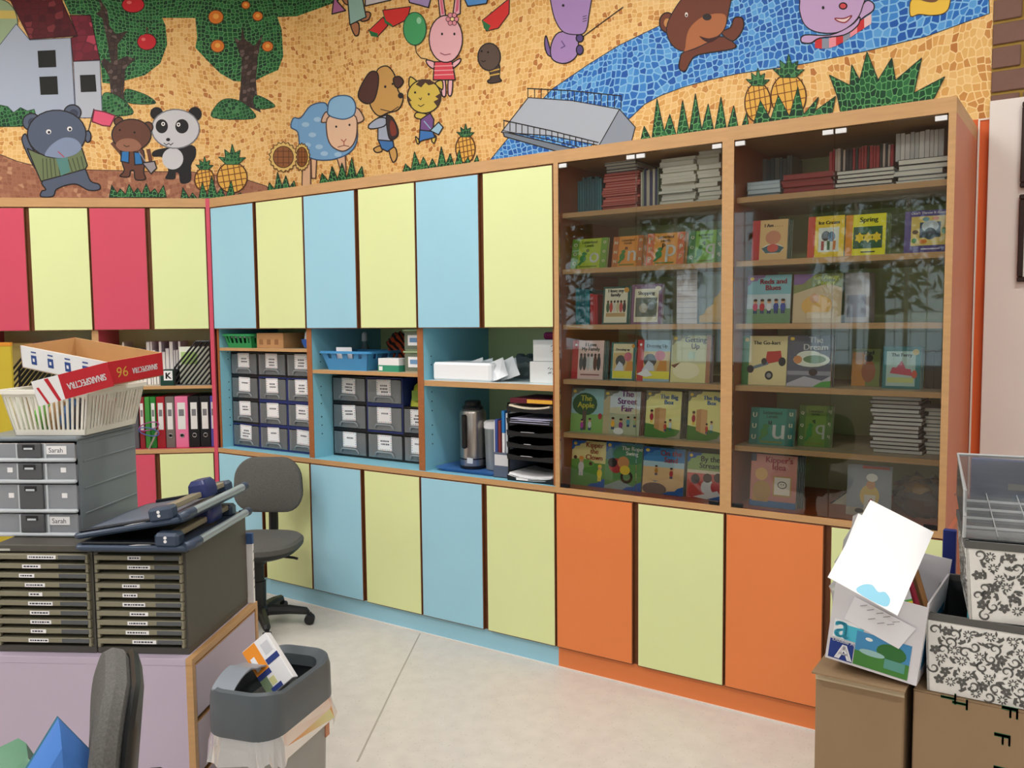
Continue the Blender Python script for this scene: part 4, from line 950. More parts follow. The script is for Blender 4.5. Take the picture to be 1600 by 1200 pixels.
binder(-.168, .06, (24, 24, 28), 'black ring binder beside the pink one'); binder(-.106, .058, (26, 26, 30), 'black ring binder beside the violet one'); binder(-.046, .024, (88, 84, 170), 'violet ring binder at the cabinet end', hole=False)
for k in range(6): binder(-.63+k*.031, .029, [(30, 30, 34), (70, 90, 150), (150, 40, 50), (30, 30, 34), (200, 200, 196), (90, 90, 96)][k], '%s ring binder half hidden by the white basket, %s from the left' % (['black', 'blue', 'red', 'black', 'white', 'grey'][k], ['first', 'second', 'third', 'fourth', 'fifth', 'sixth'][k]), hole=False, pale_=False)
u = -.585; rnd = random.Random(12); k = 0
while u < -.19:
    w_ = rnd.uniform(.008, .02); h_ = rnd.choice((.19, .2, .21, .25)); c = rnd.choice(((226, 224, 230), (236, 234, 238), (214, 212, 222), (200, 200, 208))) if k > 4 else rnd.choice(((206, 206, 120), (150, 170, 90), (214, 210, 190)))
    t = LT('booklet', ('pale booklet standing on the crimson niche shelf, %s from the left' % ORD[k-5] if k > 4 else 'yellowish booklet left of the pale booklets, %s from the left' % ORD[k]), 'booklet', u, .145, LZ, 'booklets on the crimson niche shelf' if k > 4 else 'yellow green booklets'); MB().box((0, 0, 0), (w_, .16, h_), 0, .001).build('cover', flat(c), t); BX('pages', (.0015, -.0004, .002), (w_-.0015, .0, h_-.004), flat((244, 242, 238)), t)
    u += w_+.003; k += 1
def mag_file(name, label, u, n, z, w, flipx=False):
    t = LT(name, label, 'magazine file', u, n, z); bk = mat('file_black', (18, 20, 22), .35); h1, h2 = .10, .25; fr = MB()
    # shown side: bars slanting inside a sloped outline (front low, back tall)
    L_ = .20
    out = [(0, 0), (L_, 0), (L_, h2), (L_*.62, h2), (0, h1)]
    if flipx: out = [(L_-x, z_) for x, z_ in out][::-1]
    for y in (0, w-.004):
        m = MB()
        for a, b in zip(out, out[1:]+out[:1]):
            A, B = Vector((a[0], y, a[1])), Vector((b[0], y, b[1])); m.tube([A, B], .006, 6)
        bars = MB()
        for k in range(-9, 12):
            # diagonal bars clipped to the outline
            pts = []
            x0 = k*.027
            for s_ in range(61):
                x = x0+s_*.005; z_ = s_*.0062
                if not (0 < x < L_ and 0 < z_ < h2): continue
                xx = L_-x if flipx else x
                top = h2 if xx > L_*.62 else h1+(h2-h1)*xx/(L_*.62)
                if z_ < top: pts.append((x, z_))
            if len(pts) > 1: bars.tube([(pts[0][0], y, pts[0][1]), (pts[-1][0], y, pts[-1][1])], .0055, 5)
        m.build('side_frame', bk, t); bars.build('side_bars', bk, t)
    BX('base', (0, 0, 0), (L_, w, .004), bk, t); return t
t = mag_file('magazine_file', 'black slatted magazine file at the right of the white booklets', -.232, .03, LZ, .08)
BX('sheet', (.02, .03, .006), (.19, .036, .22), flat((226, 230, 214)), t); BX('green_print', (.03, .0285, .12), (.12, .03, .19), flat((176, 206, 130)), t)
t = LT('name_box', 'dark green box with the white letter card beside the magazine file', 'box', -.315, .035, LZ); BX('body', (0, 0, 0), (.075, .1, .09), flat((24, 62, 54)), t, .002); BX('letter_card', (.02, -.001, .03), (.068, 0, .085), card, t)
m = MB(); text_into(m, 'K', .047, .057, .03, 0, lambda x, y: (x, -.0014, y), bold=.002); m.build('lettering', flat((20, 20, 22)), t, smooth=False)
t = mag_file('magazine_file', 'black slatted magazine file in the niche behind the paper carton', -1.12, .05, LZ, .09, False)
t = LT('plastic_sack', 'dark grey plastic sack on the shelf behind the paper carton', 'bag', -.90, .05, LZ); crumple('sack_body', t, .19, .24, .24, mat('grey_film', (90, 86, 92), .3), 5, amp=.015)
for k in range(3): t = LT('folder', 'olive folder leaning behind the paper carton, %s of three' % ('left', 'middle', 'right')[k], 'folder', -.70+k*.012, .06, LZ); BX('cover', (0, 0, 0), (.008, .22, .26), flat((110, 104, 80)), t, .001)
t = LT('yellow_folder', 'pale yellow folder at the left behind the black magazine file', 'folder', -1.26, .2, LZ); BX('cover', (0, 0, 0), (.3, .012, .25), flat((206, 196, 120)), t, .001)
t = LT('scissors', 'scissors with purple and blue loop handles hanging before the binders', 'scissors', -.40, .014, ZC1)
for k, (z, c) in enumerate(((.13, (150, 70, 130)), (.10, (70, 90, 150)))):
    MB().tube([(.0+.055*math.cos(a*PI/8)+.02, -.004-.004*k, z+.022*math.sin(a*PI/8)+(.012*math.cos(a*PI/8)*(1-2*k))) for a in range(16)], .0035, 6, closed=True).build('handle_loop', flat(c), t)
MB().slab([(.06, -.006, .105), (.078, -.006, .118), (.02, -.006, .0), (.01, -.006, .0)], (0, .002, 0)).build('blade', steel, t)

# ------------------------------------------------------------------ picture books behind the glass
ZS = [z+STH for z in SHZ]+[ZC1]      # top shelf first, cabinet floor last
BAYX = {4: (3*W+.024, 4*W-.024), 5: (4*W+.024, 5*W-.024)}
def art_mesh(parent, w, h, spec, y=-.0005, name='cover_art'):
    m = MB(); mats = []; lay = [0]
    def mi(c):
        c = flat(c)
        if c not in mats: mats.append(c)
        return mats.index(c)
    def cl(v, hi): return min(max(v, 0), hi)
    for s in spec:
        lay[0] += 1; yy = y-.00012*lay[0]
        if s[0] == 'r': m.add([(s[1]*w, yy, s[2]*h), (s[3]*w, yy, s[2]*h), (s[3]*w, yy, s[4]*h), (s[1]*w, yy, s[4]*h)], [(0, 1, 2, 3)], mi(s[5]))
        elif s[0] == 'e':
            pts = [(cl(a*w, w), yy, cl(b*h, h)) for a, b in circle(s[1], s[2], s[3], s[4], 16)]; m.add(pts, [tuple(range(len(pts)))], mi(s[5]))
        elif s[0] == 'p':
            pts = [(cl(a*w, w), yy, cl(b*h, h)) for a, b in s[1]]; m.add(pts, [tuple(range(len(pts)))], mi(s[2]))
        elif s[0] == 't':
            text_into(m, s[1], s[2]*w, s[3]*h, s[4]*w, mi(s[5]), lambda a, b: (a, yy, b), bold=(.0008 if len(s) < 7 else s[6]))
    return m.build(name, mats, parent, smooth=False)
def face_book(bay, row, pl, pr, pt, label, cover, spec, Y=.085, lean=.12, th=.006, copies=0, side_c=None, name='picture_book'):
    z = ZS[row]; my = 700 if row > 3 else 500
    x0 = at_y(pl, pt+40, Y).x; x1 = at_y(pr, pt+40, Y).x; lo, hi = BAYX[bay]
    if x0 < lo: x1 += lo-x0; x0 = lo
    x1 = min(x1, hi); w = x1-x0
    top = at_y((pl+pr)/2, pt, Y+.02).z; h = (top-z)/math.cos(lean); h = min(h, .222)
    t = thing(name, label, 'book', (x0, Y, z+.0005), 0, 'picture books shown face out', rot=(-lean, 0, 0))
    MB().box((0, 0, 0), (w, th, h), 0, .0008).build('cover', flat(cover), t); art_mesh(t, w, h, spec)
    BX('pages', (.001, .001, .0005), (w+.0004, th-.001, h-.0005), flat((226, 222, 212)), t)
    for k in range(copies):
        c = thing(name, ORD[k+1] + ' copy behind the ' + (label if len(label.split()) <= 12 else ' '.join(label.split(',')[0].split()[:12])), 'book', (x0+.004*(k+1), Y+(th+.0015)*(k+1), z+.0005), 0, 'spare copies of the '+label.split(',')[0], rot=(-lean, 0, 0))
        MB().box((0, 0, 0), (w-.002, th, h-.002*(k % 2)), 0, .0008).build('cover', flat(side_c or cover), c); BX('pages', (.001, .001, .0005), (w-.0016, th-.001, h-.004), flat((220, 216, 204)), c)
    return t
def person(cx, cy, s, top, hair=(60, 40, 30), skin=(214, 160, 120), legs=(50, 70, 120)):
    return [('r', cx-.3*s, cy-1.0*s, cx-.03*s, cy-.4*s, legs), ('r', cx+.03*s, cy-1.0*s, cx+.3*s, cy-.4*s, legs), ('e', cx, cy, .42*s, .6*s, top), ('e', cx, cy+.8*s, .33*s, .32*s, skin), ('e', cx, cy+.98*s, .33*s, .2*s, hair)]
gr, sk, yl_, wh_, bl_, rd_, bk_, br_ = (84, 132, 60), (150, 190, 220), (232, 224, 150), (236, 236, 232), (36, 96, 176), (190, 50, 52), (30, 30, 34), (110, 78, 56)
corner = lambda c: [('p', [(0, 1), (.42, 1), (.38, .95), (.26, .93), (.22, .88), (.1, .87), (.05, .8), (0, .78)], c), ('e', .1, .93, .05, .035, (236, 206, 90))]
foot = lambda c: [('p', [(.5, 0), (1, 0), (1, .2), (.86, .15), (.8, .09), (.62, .07)], c)]
# ---- first glass bay, from the floor upwards
face_book(4, 5, 890, 943, 689, 'picture book with clown on a green lawn, bottom left in the first glass bay', (222, 206, 140), [('r', 0, 0, 1, .52, (88, 146, 60)), ('e', .3, .5, .4, .1, (110, 160, 70))]+corner(bl_)+foot(bl_)+person(.3, .42, .2, (214, 210, 206), (226, 150, 60), legs=(206, 204, 206))+person(.85, .3, .17, (238, 214, 60), (230, 200, 60), legs=(238, 214, 60))+[('e', .12, .62, .05, .04, (80, 50, 40)), ('e', .58, .5, .05, .04, (80, 50, 40)), ('t', 'Kipper\nthe\nClown', .68, .78, .5, (168, 60, 44))])
face_book(4, 5, 944, 1001, 692, 'picture book with tyre swing on blue green, beside the clown book', (84, 130, 150), [('r', 0, 0, 1, .62, (96, 150, 84)), ('e', .7, .75, .5, .2, (70, 130, 90)), ('p', [(0, .05), (.4, .2), (.8, .08), (1, .2), (1, 0), (0, 0)], (150, 170, 170))]+corner(bl_)+foot(bl_)+[('e', .6, .28, .17, .14, (40, 30, 28)), ('e', .6, .28, .1, .08, (110, 150, 100)), ('e', .3, .5, .2, .16, (184, 54, 56)), ('e', .2, .56, .13, .1, (40, 28, 26)), ('e', .5, .58, .16, .13, (206, 140, 84)), ('e', .55, .42, .14, .1, (232, 200, 60)), ('t', 'The Rope\nSwing', .72, .82, .56, (240, 240, 236))], copies=2, side_c=(70, 110, 90))
face_book(4, 5, 1003, 1067, 700, 'picture book with beach on a blue ground, third in the bottom row', (60, 130, 190), [('r', 0, .28, 1, .58, (226, 190, 140)), ('r', 0, .58, 1, .7, (176, 206, 220)), ('p', [(0, 0), (1, 0), (1, .3), (.7, .34), (.3, .26), (0, .36)], (232, 196, 146)), ('e', .3, .1, .3, .14, (120, 100, 84))]+corner(bl_)+foot(bl_)+person(.33, .5, .1, (190, 130, 50))+person(.7, .46, .11, (186, 50, 60))+[('t', 'On the\nSand', .68, .82, .5, (176, 64, 56))], copies=3, side_c=(60, 84, 74))
face_book(4, 5, 1072, 1126, 708, 'picture book with group in red, half behind the post in the bottom row', (150, 178, 110), [('r', 0, 0, 1, .55, (206, 100, 90)), ('r', 0, .55, 1, .62, (226, 214, 190))]+corner(bl_)+foot(bl_)+[('e', .25, .18, .2, .2, (200, 60, 52)), ('e', .25, .42, .13, .11, (60, 40, 34)), ('e', .62, .26, .2, .16, (222, 222, 226)), ('e', .6, .46, .13, .1, (70, 44, 34)), ('e', .9, .28, .2, .16, (196, 60, 60)), ('e', .9, .48, .12, .1, (70, 44, 34)), ('p', [(.2, .03), (.9, .2), (1, .1), (.6, 0)], (226, 226, 228)), ('t', 'By the\nStream', .66, .8, .6, (60, 60, 60))], copies=2, side_c=(50, 80, 100))
cg = (130, 130, 118)
face_book(4, 4, 889, 940, 607, 'picture book with dark green tree and yellow title on the lower shelf', (150, 190, 196), [('r', 0, 0, 1, .42, (132, 176, 96)), ('e', .42, .64, .38, .26, (44, 84, 44)), ('r', .36, .05, .48, .5, (92, 72, 60))]+corner(cg)+person(.36, .16, .12, (170, 60, 150))+person(.6, .18, .13, (206, 206, 210))+[('e', .9, .38, .06, .07, (180, 60, 60)), ('t', 'The\nApple', .46, .68, .5, (224, 216, 70))])
face_book(4, 4, 941, 998, 611, 'picture book with crowd and purple title on the lower shelf', (206, 216, 226), [('r', 0, 0, 1, .55, (176, 180, 150)), ('e', .55, .55, .5, .08, (206, 200, 170)), ('r', 0, 0, .18, 1, (190, 176, 140))]+corner(cg)+person(.28, .24, .13, (232, 176, 60))+person(.5, .22, .13, (150, 60, 120))+person(.7, .3, .11, (90, 150, 170))+person(.88, .3, .11, (150, 170, 110))+[('e', .45, .08, .14, .08, (226, 226, 226)), ('t', 'The\nStreet\nFair', .66, .77, .52, (140, 50, 140))], copies=3, side_c=(130, 80, 64))
BIG = [('p', [(0, 0), (1, 0), (1, .18), (.5, .24), (0, .3)], (80, 128, 56)), ('p', [(.4, .16), (.58, .12), (.58, .62), (.4, .64)], (214, 166, 112)), ('p', [(.26, .2), (.4, .16), (.4, .64), (.26, .62)], (196, 146, 94)), ('p', [(.6, 0), (.9, .06), (1, .18), (1, 0)], (160, 152, 134))]+corner(cg)+person(.18, .44, .13, (176, 44, 60), legs=(232, 196, 60))+person(.58, .24, .1, (190, 70, 50))+person(.72, .28, .11, (200, 210, 210), legs=(40, 120, 120))
face_book(4, 4, 1007, 1062, 611, 'pale yellow brown-box picture book, left of two alike', (232, 226, 150), BIG+[('t', 'The Big\nBox', .66, .82, .5, (40, 120, 190))], copies=5, side_c=(56, 66, 56))
face_book(4, 4, 1073, 1126, 612, 'pale yellow brown-box picture book, right of two alike', (232, 226, 150), BIG+[('t', 'The Big\nBox', .7, .82, .5, (40, 120, 190))], copies=2, side_c=(56, 66, 56))
fam = [('e', .2+.15*k, .42, .075, .2, c) for k, c in enumerate(((80, 80, 84), (60, 60, 64), (186, 190, 194), (206, 210, 214), (96, 60, 50), (50, 52, 58)))]+[('e', .2+.15*k, .62, .05, .045, (70, 50, 44)) for k in range(6)]
face_book(4, 3, 892, 941, 532, 'pink family book with red spine on the middle shelf', (230, 200, 196), [('r', 0, 0, .2, 1, rd_), ('e', .12, .88, .04, .03, wh_)]+[('e', .3+(s[1]-.2)*.75, s[2], s[3]*.8, s[4], s[5]) for s in fam]+[('r', .3, .1, .9, .13, (150, 90, 90)), ('t', 'I Love\nMy Family', .6, .82, .56, (40, 40, 44))], copies=3, side_c=(30, 96, 100))
DR = [('r', .08, .2, .95, .72, (206, 178, 120)), ('r', .08, .06, .95, .24, (230, 222, 70)), ('e', .4, .5, .2, .16, (70, 70, 74)), ('e', .7, .62, .16, .12, (206, 110, 130)), ('p', [(.15, .25), (.35, .5), (.5, .42), (.55, .25)], (200, 210, 226)), ('p', [(.6, .25), (.7, .5), (.9, .5), (.92, .25)], (206, 140, 60))]
face_book(4, 3, 953, 991, 535, 'small teal bordered book with dressing up picture on the middle shelf', (40, 110, 110), [('r', .08, .04, .9, .96, (222, 214, 176))]+[(s if s[0] != 'r' else ('r', .1, s[2], .88, s[4], s[5])) for s in DR]+[('e', .9, .9, .07, .05, (206, 150, 60)), ('t', 'Dressing up', .48, .8, .56, (50, 50, 54))])
face_book(4, 3, 994, 1045, 531, 'blue book with red spine and dressing up picture on the middle shelf', (150, 186, 206), [('r', 0, 0, .2, 1, rd_)]+[(s if s[0] != 'r' else ('r', .2, s[2], 1, s[4], s[5])) for s in DR]+[('e', .1, .88, .04, .03, wh_), ('p', [(0, .16), (.3, .3), (.5, .14), (.3, .1)], (226, 230, 236)), ('t', 'Dressing Up', .6, .84, .62, (50, 60, 70))])
face_book(4, 3, 1047, 1108, 524, 'large pale green picture book at the right of the middle shelf', (206, 210, 170), [('r', 0, 0, 1, .4, (224, 220, 160)), ('e', .4, .25, .35, .18, (236, 232, 196)), ('r', .45, .5, .62, .65, (190, 214, 190)), ('r', .9, 0, 1, 1, (170, 120, 90)), ('p', [(0, .36), (.25, .42), (.1, .3)], (130, 90, 70))]+corner((150, 150, 130))+[('t', 'Getting\nUp', .62, .82, .54, (110, 106, 130))], copies=2, side_c=(120, 100, 110))
face_book(4, 2, 940, 983, 448, 'dark green bordered family book on the fourth shelf', (24, 84, 76), [('r', .07, .04, .9, .95, (226, 222, 200)), ('r', .14, .2, .84, .3, (190, 160, 110))]+[('e', .2+.12*k, .45, .06, .14, c) for k, c in enumerate(((60, 90, 60), (190, 70, 60), (206, 200, 190), (200, 190, 150), (190, 80, 80), (70, 60, 56)))]+[('e', .2+.12*k, .6, .04, .035, (70, 50, 40)) for k in range(6)]+[('e', .86, .9, .09, .07, (206, 150, 60)), ('t', 'I love my\nfamily', .48, .82, .56, (40, 60, 64))], copies=2, side_c=(24, 84, 76))
face_book(4, 2, 985, 1033, 444, 'mauve bordered shopping book on the fourth shelf', (128, 92, 124), [('r', .1, .05, .88, .88, (226, 220, 196)), ('r', .14, .18, .84, .66, (110, 116, 106)), ('e', .4, .4, .14, .12, (170, 160, 140)), ('e', .65, .45, .12, .1, (140, 150, 160)), ('e', .86, .88, .1, .06, (226, 220, 196)), ('t', 'Shopping', .48, .76, .54, (60, 50, 60))], copies=1)
def letter_book(bay, row, pl, pr, pt, ch, c1, c2, label, big=(240, 240, 236), Y=.085, lean=.2, copies=0):
    face_book(bay, row, pl, pr, pt, label, c1, [('r', 0, 0, .2, 1, c2)]+[('t', ch.upper(), .1, .2+.3*k, .09, (230, 226, 196)) for k in range(3)]+[('r', .82, 0, 1, 1, c2)]+[('t', ch, .92, .25+.3*k, .07, (230, 226, 196)) for k in range(3)]+[('r', .25, .06, .75, .1, (120, 130, 50)), ('e', .34, .34, .09, .12, (60, 130, 60)), ('e', .37, .5, .07, .06, (60, 130, 60)), ('p', [(.3, .3), (.2, .14), (.26, .12), (.36, .24)], (60, 130, 60)), ('t', 'Letterland\nLevels', .5, .82, .42, (50, 60, 40), .0002), ('t', ch, .46, .6, .07, (30, 30, 30)), ('t', ch, .66, .36, .26, big)], Y, lean, .006, copies)
letter_book(4, 1, 891, 946, 373, 'o', (176, 196, 60), (112, 158, 56), 'lime green letter book, first on the second shelf', copies=1)
letter_book(4, 1, 955, 1002, 369, 'n', (226, 148, 60), (186, 108, 50), 'orange letter book, left of the two orange ones', copies=2)
letter_book(4, 1, 1008, 1067, 364, 'p', (228, 156, 70), (214, 116, 76), 'orange letter book, right of the two orange ones', copies=2)
letter_book(4, 1, 1074, 1126, 360, 'q', (130, 180, 80), (84, 130, 80), 'green letter book at the right of the second shelf')
def cname(c):
    r, g, b = c; mx, mn = max(c), min(c)
    if mx-mn < 26: return 'black' if mx < 75 else 'grey' if mx < 180 else 'white'
    if r == mx: return ('dark red' if r < 120 else 'red') if r-g > 60 and b < 70 else 'magenta' if b > g+20 else 'brown' if r < 130 else 'cream' if r > 190 else 'red'
    if b == mx: return 'navy' if b < 130 and r < 70 and g < 90 else 'teal' if abs(g-b) < 25 and r < 80 else 'grey blue'
    return 'green'
def spine_row(bay, row, pl, pr, pt, cols, label, group, Y=.16, wr=(.008, .02), name='book', seed=1, z=None, d=.15):
    rnd = random.Random(seed); z = ZS[row] if z is None else z; x = max(at_y(pl, pt, Y).x, BAYX[bay][0]); x1 = min(at_y(pr, pt, Y).x, BAYX[bay][1]); h = at_y((pl+pr)/2, pt, Y).z-z; k = 0
    while x < x1-.004:
        w_ = min(rnd.uniform(*wr), x1-x); hh_ = h*rnd.uniform(.9, 1)
        cc = cols[rnd.randrange(len(cols))]; t = thing(name, '%s, %s from the left' % (label.replace('COL', cname(cc)), ORD[k]), 'book', (x, Y, z), 0, group); MB().box((0, 0, 0), (w_-.001, d, hh_), 0, .001).build('cover', flat(cc), t)
        BX('pages', (.0012, .001, hh_-.0005), (w_-.0022, d-.002, hh_+.0003), flat((232, 228, 220)), t); x += w_; k += 1
def flat_stack(bay, row, pl, pr, pt, cols, label, group, Y=.14, tr=(.006, .014), d=.2, seed=1, page=(226, 222, 214), z=None, jit=.008):
    rnd = random.Random(seed); z = ZS[row] if z is None else z; x0 = max(at_y(pl, pt, Y).x, BAYX[bay][0]+.01); x1 = min(at_y(pr, pt, Y).x, BAYX[bay][1]-.01); top = at_y((pl+pr)/2, pt, Y).z; w = x1-x0; k = 0
    while z < top-.004:
        h = rnd.uniform(*tr); dx = rnd.uniform(-jit, jit); dy = rnd.uniform(-jit, jit)
        cc = cols[rnd.randrange(len(cols))]; t = thing('book', '%s, %s from the bottom' % (label.replace('COL', cname(cc)), ORD[k]), 'book', (x0+dx, Y+dy, z), 0, group); c = flat(cc); k += 1; e = min(.0018, h*.2)
        MB().box((0, 0, 0), (w, d, e)).box((0, 0, h-e), (w, d, h)).box((0, d-.003, e), (w, d, h-e)).build('cover', c, t); BX('pages', (.002, .0015, e), (w-.002, d-.003, h-e), flat(page), t)
        z += h+.0004
    return z
TE, MG = (40, 120, 134), (150, 50, 90)
spine_row(4, 2, 899, 921, 449, [TE, (30, 100, 116)], 'teal book at the left of the fourth shelf', 'teal books on the fourth shelf', .12, (.02, .03))
spine_row(4, 2, 922, 934, 458, [(180, 40, 48)], 'red book beside the green bordered family book', 'red books on the fourth shelf', .12, (.012, .02))
t = thing('desk_calendar', 'white lined card standing on the fourth shelf', 'card', (at_y(1057, 440, .12).x, .12, ZS[2]), 0); MB().box((0, 0, 0), (.09, .05, .215), 0, .002).build('body', flat((214, 208, 214)), t)
for k in range(9): BX('ruled_line', (0, -.0006, .02+k*.022), (.09, 0, .0212+k*.022), flat((120, 120, 150)), t)
t = thing('puzzle_pieces', 'yellow wooden puzzle in a clear sleeve at the right of the fourth shelf', 'puzzle', (at_y(1093, 470, .10).x, .10, ZS[2]), 0)
MB().slab([(0, 0, .005), (.105, 0, .005), (.105, 0, .13), (.09, 0, .135), (.075, 0, .11), (.06, 0, .1), (.055, 0, .075), (.03, 0, .06), (.02, 0, .04), (0, 0, .03)], (0, .012, 0)).build('pieces', mat('puzzle_yellow', (232, 178, 56), .5), t, smooth=False); BX('sleeve', (-.008, -.004, 0), (.112, .016, .2), clear('sleeve', (236, 240, 240), .08, .06), t)
spine_row(4, 0, 886, 898, 279, [(150, 160, 156), (176, 176, 166)], 'pale grey book at the left end of the first top shelf', 'pale books on the top shelf', .16, seed=3)
spine_row(4, 0, 898, 941, 276, [TE, (36, 132, 140), (30, 104, 120), TE, MG], 'COL book standing on the left top shelf', 'teal and magenta books on the top shelf', .16, (.009, .016), seed=4)
flat_stack(4, 0, 942, 997, 270, [(176, 36, 46), (190, 48, 52), (160, 30, 44)], 'red book lying in the stack on the top shelf', 'red books stacked on the top shelf', .12, seed=2, page=(200, 120, 110))
z_ = at_y(970, 270, .12).z
flat_stack(4, 0, 946, 995, 247, [(40, 60, 84), (190, 196, 200), (36, 52, 80)], 'COL book lying on top of the red stack', 'navy and grey books above the red stack', .13, seed=5, z=ZS[0]+.152)
spine_row(4, 0, 1001, 1029, 262, [(206, 200, 186), (60, 70, 110), (150, 170, 150), (214, 208, 196)], 'thin COL booklet standing beside the white stack', 'thin booklets on the top shelf', .13, (.006, .014), seed=7)
flat_stack(4, 0, 1032, 1086, 246, [(226, 222, 206), (206, 210, 206), (232, 228, 216)], 'white booklet in the tall stack on the top shelf', 'white booklets stacked on the top shelf', .11, (.010, .02), seed=8, jit=.01)
flat_stack(4, 0, 1089, 1125, 238, [(214, 212, 190), (226, 222, 206), (196, 204, 200)], 'pale booklet in the stack beside the middle post', 'cream booklets at the right of the top shelf', .12, (.012, .024), seed=9, d=.18)
# ---- second glass bay
flat_stack(5, 0, 1160, 1218, 284, [(150, 170, 186), (164, 182, 196)], 'pale blue book in the stack on the right top shelf', 'pale blue books stacked in the last bay', .10, (.012, .02), seed=11, page=(190, 204, 214))
spine_row(5, 0, 1172, 1238, 245, [(110, 128, 136), (96, 124, 136), (130, 146, 150)], 'COL book at the back of the right top shelf', 'grey blue books at the back of the last bay', .32, (.012, .022), seed=12, d=.14)
flat_stack(5, 0, 1222, 1302, 274, [(150, 34, 44), (164, 44, 50)], 'dark red book in the stack in the last bay', 'dark red books stacked in the last bay', .10, (.012, .018), seed=13, page=(150, 60, 60))
zk = flat_stack(5, 0, 1306, 1396, 266, [(30, 32, 36), (40, 40, 44)], 'black book lying under the standing books', 'black books under the red books', .10, (.012, .018), seed=14)
spine_row(5, 0, 1296, 1398, 228, [(160, 44, 50), (190, 170, 160), (40, 40, 44), (150, 36, 46), (30, 30, 34)], 'COL book standing on the black stack', 'books standing on the black stack', .15, (.007, .013), seed=15, z=zk+.0005, d=.14)
zk = flat_stack(5, 0, 1400, 1478, 252, [(60, 60, 64), (150, 160, 166), (40, 44, 48)], 'COL book lying at the right end of the top shelf', 'books lying at the right of the top shelf', .10, (.014, .02), seed=16)
spine_row(5, 0, 1400, 1476, 204, [(206, 200, 200), (190, 188, 190), (214, 208, 206)], 'white book standing at the right end of the top shelf', 'white books at the right of the top shelf', .13, (.012, .02), seed=17, z=zk+.0005, d=.14)
face_book(5, 1, 1174, 1229, 344, 'cream book with red spine, first on the second shelf of the last bay', (222, 186, 130), [('r', 0, 0, .22, 1, rd_), ('e', .6, .56, .22, .17, (206, 140, 110)), ('e', .6, .28, .3, .12, (236, 232, 226)), ('p', [(.28, .3), (.5, .38), (.7, .38), (.92, .3), (.8, .18), (.4, .18)], (60, 100, 110)), ('e', .6, .3, .16, .1, (206, 90, 80)), ('t', 'I Am . . . .', .6, .86, .5, (50, 40, 40))], copies=3, side_c=(30, 84, 70))
face_book(5, 1, 1261, 1318, 338, 'yellow book with red spine on the second shelf of the last bay', (240, 206, 60), [('r', 0, 0, .2, 1, (206, 76, 50)), ('r', .3, .14, .86, .72, (226, 230, 220)), ('e', .5, .52, .12, .12, (70, 60, 56)), ('e', .66, .5, .1, .12, (90, 120, 150)), ('r', .38, .18, .46, .4, (170, 70, 60)), ('r', .54, .18, .62, .4, (80, 110, 70)), ('r', .7, .18, .78, .4, (200, 120, 60)), ('t', 'Ice Cream', .58, .84, .56, (60, 50, 40))])
face_book(5, 1, 1320, 1383, 335, 'bright yellow book with dark green picture on the second shelf', (238, 230, 46), [('r', 0, 0, .18, 1, (230, 150, 56)), ('r', .2, .18, .92, .7, (54, 92, 54))]+[('p', [(cx+r*math.cos(a*PI/6)*(.13 if a % 2 else .085), .44+r*math.sin(a*PI/6)*(.13 if a % 2 else .085)) for a in range(12)], (236, 206, 40)) for cx, r in ((.36, 1), (.57, 1), (.78, 1))]+[('r', .4, .08, .75, .11, (60, 60, 40)), ('t', 'Spring', .58, .85, .44, (50, 60, 40))], copies=3, side_c=(110, 130, 60))
face_book(5, 1, 1412, 1480, 329, 'purple book with yellow picture frame at the right of the second shelf', (92, 76, 140), [('r', .16, .18, 1, .86, (222, 196, 110)), ('r', .36, .36, .84, .72, (64, 76, 96)), ('e', .6, .62, .2, .14, (190, 200, 206)), ('e', .6, .45, .14, .14, (60, 70, 80)), ('e', .24, .3, .06, .06, (90, 150, 80)), ('e', .26, .5, .07, .05, (110, 84, 60)), ('e', .45, .27, .09, .05, (220, 130, 50)), ('e', .92, .5, .06, .08, (100, 150, 90)), ('e', .5, .79, .08, .05, (120, 160, 170)), ('e', .72, .8, .08, .04, (214, 120, 60)), ('r', .4, .08, .84, .11, (206, 196, 220)), ('t', "Don't Throw It Away", .56, .93, .8, (236, 230, 240), .0004)], copies=1, side_c=(40, 34, 50))
face_book(5, 2, 1166, 1234, 430, 'blue green picture book with crowd, left on the fourth shelf of the last bay', (130, 184, 196), [('r', 0, 0, 1, .3, (110, 150, 110)), ('r', 0, .3, 1, .6, (190, 206, 214))]+corner((140, 110, 160))+[s for k, c in enumerate(((206, 90, 120), (190, 40, 50), (220, 220, 226), (50, 70, 150), (60, 80, 160))) for s in person(.2+.16*k, .34, .14, c)]+[('t', 'Reds and\nBlues', .6, .8, .6, (170, 40, 60))])
face_book(5, 2, 1238, 1314, 428, 'lilac and green picture book on the fourth shelf of the last bay', (206, 184, 150), [('p', [(0, 1), (1, 1), (1, .7), (.7, .8), (.4, .72), (0, .6)], (130, 140, 90)), ('p', [(0, 1), (.45, 1), (.2, .8), (0, .78)], (130, 96, 150)), ('e', .5, .35, .32, .22, (226, 178, 96)), ('e', .45, .5, .1, .1, (214, 160, 120)), ('r', .3, .1, .85, .22, (220, 200, 170)), ('t', 'Go Away,\nFloppy', .68, .86, .52, (206, 214, 90))])
t = thing('white_box', 'white box standing beside the lilac picture book', 'box', (at_y(1319, 480, .16).x, .16, ZS[2]), 0); MB().box((0, 0, 0), (.085, .1, .18), 0, .002).build('body', flat((206, 204, 214)), t); BX('print', (.01, -.0008, .02), (.075, 0, .1), flat((170, 176, 200)), t)
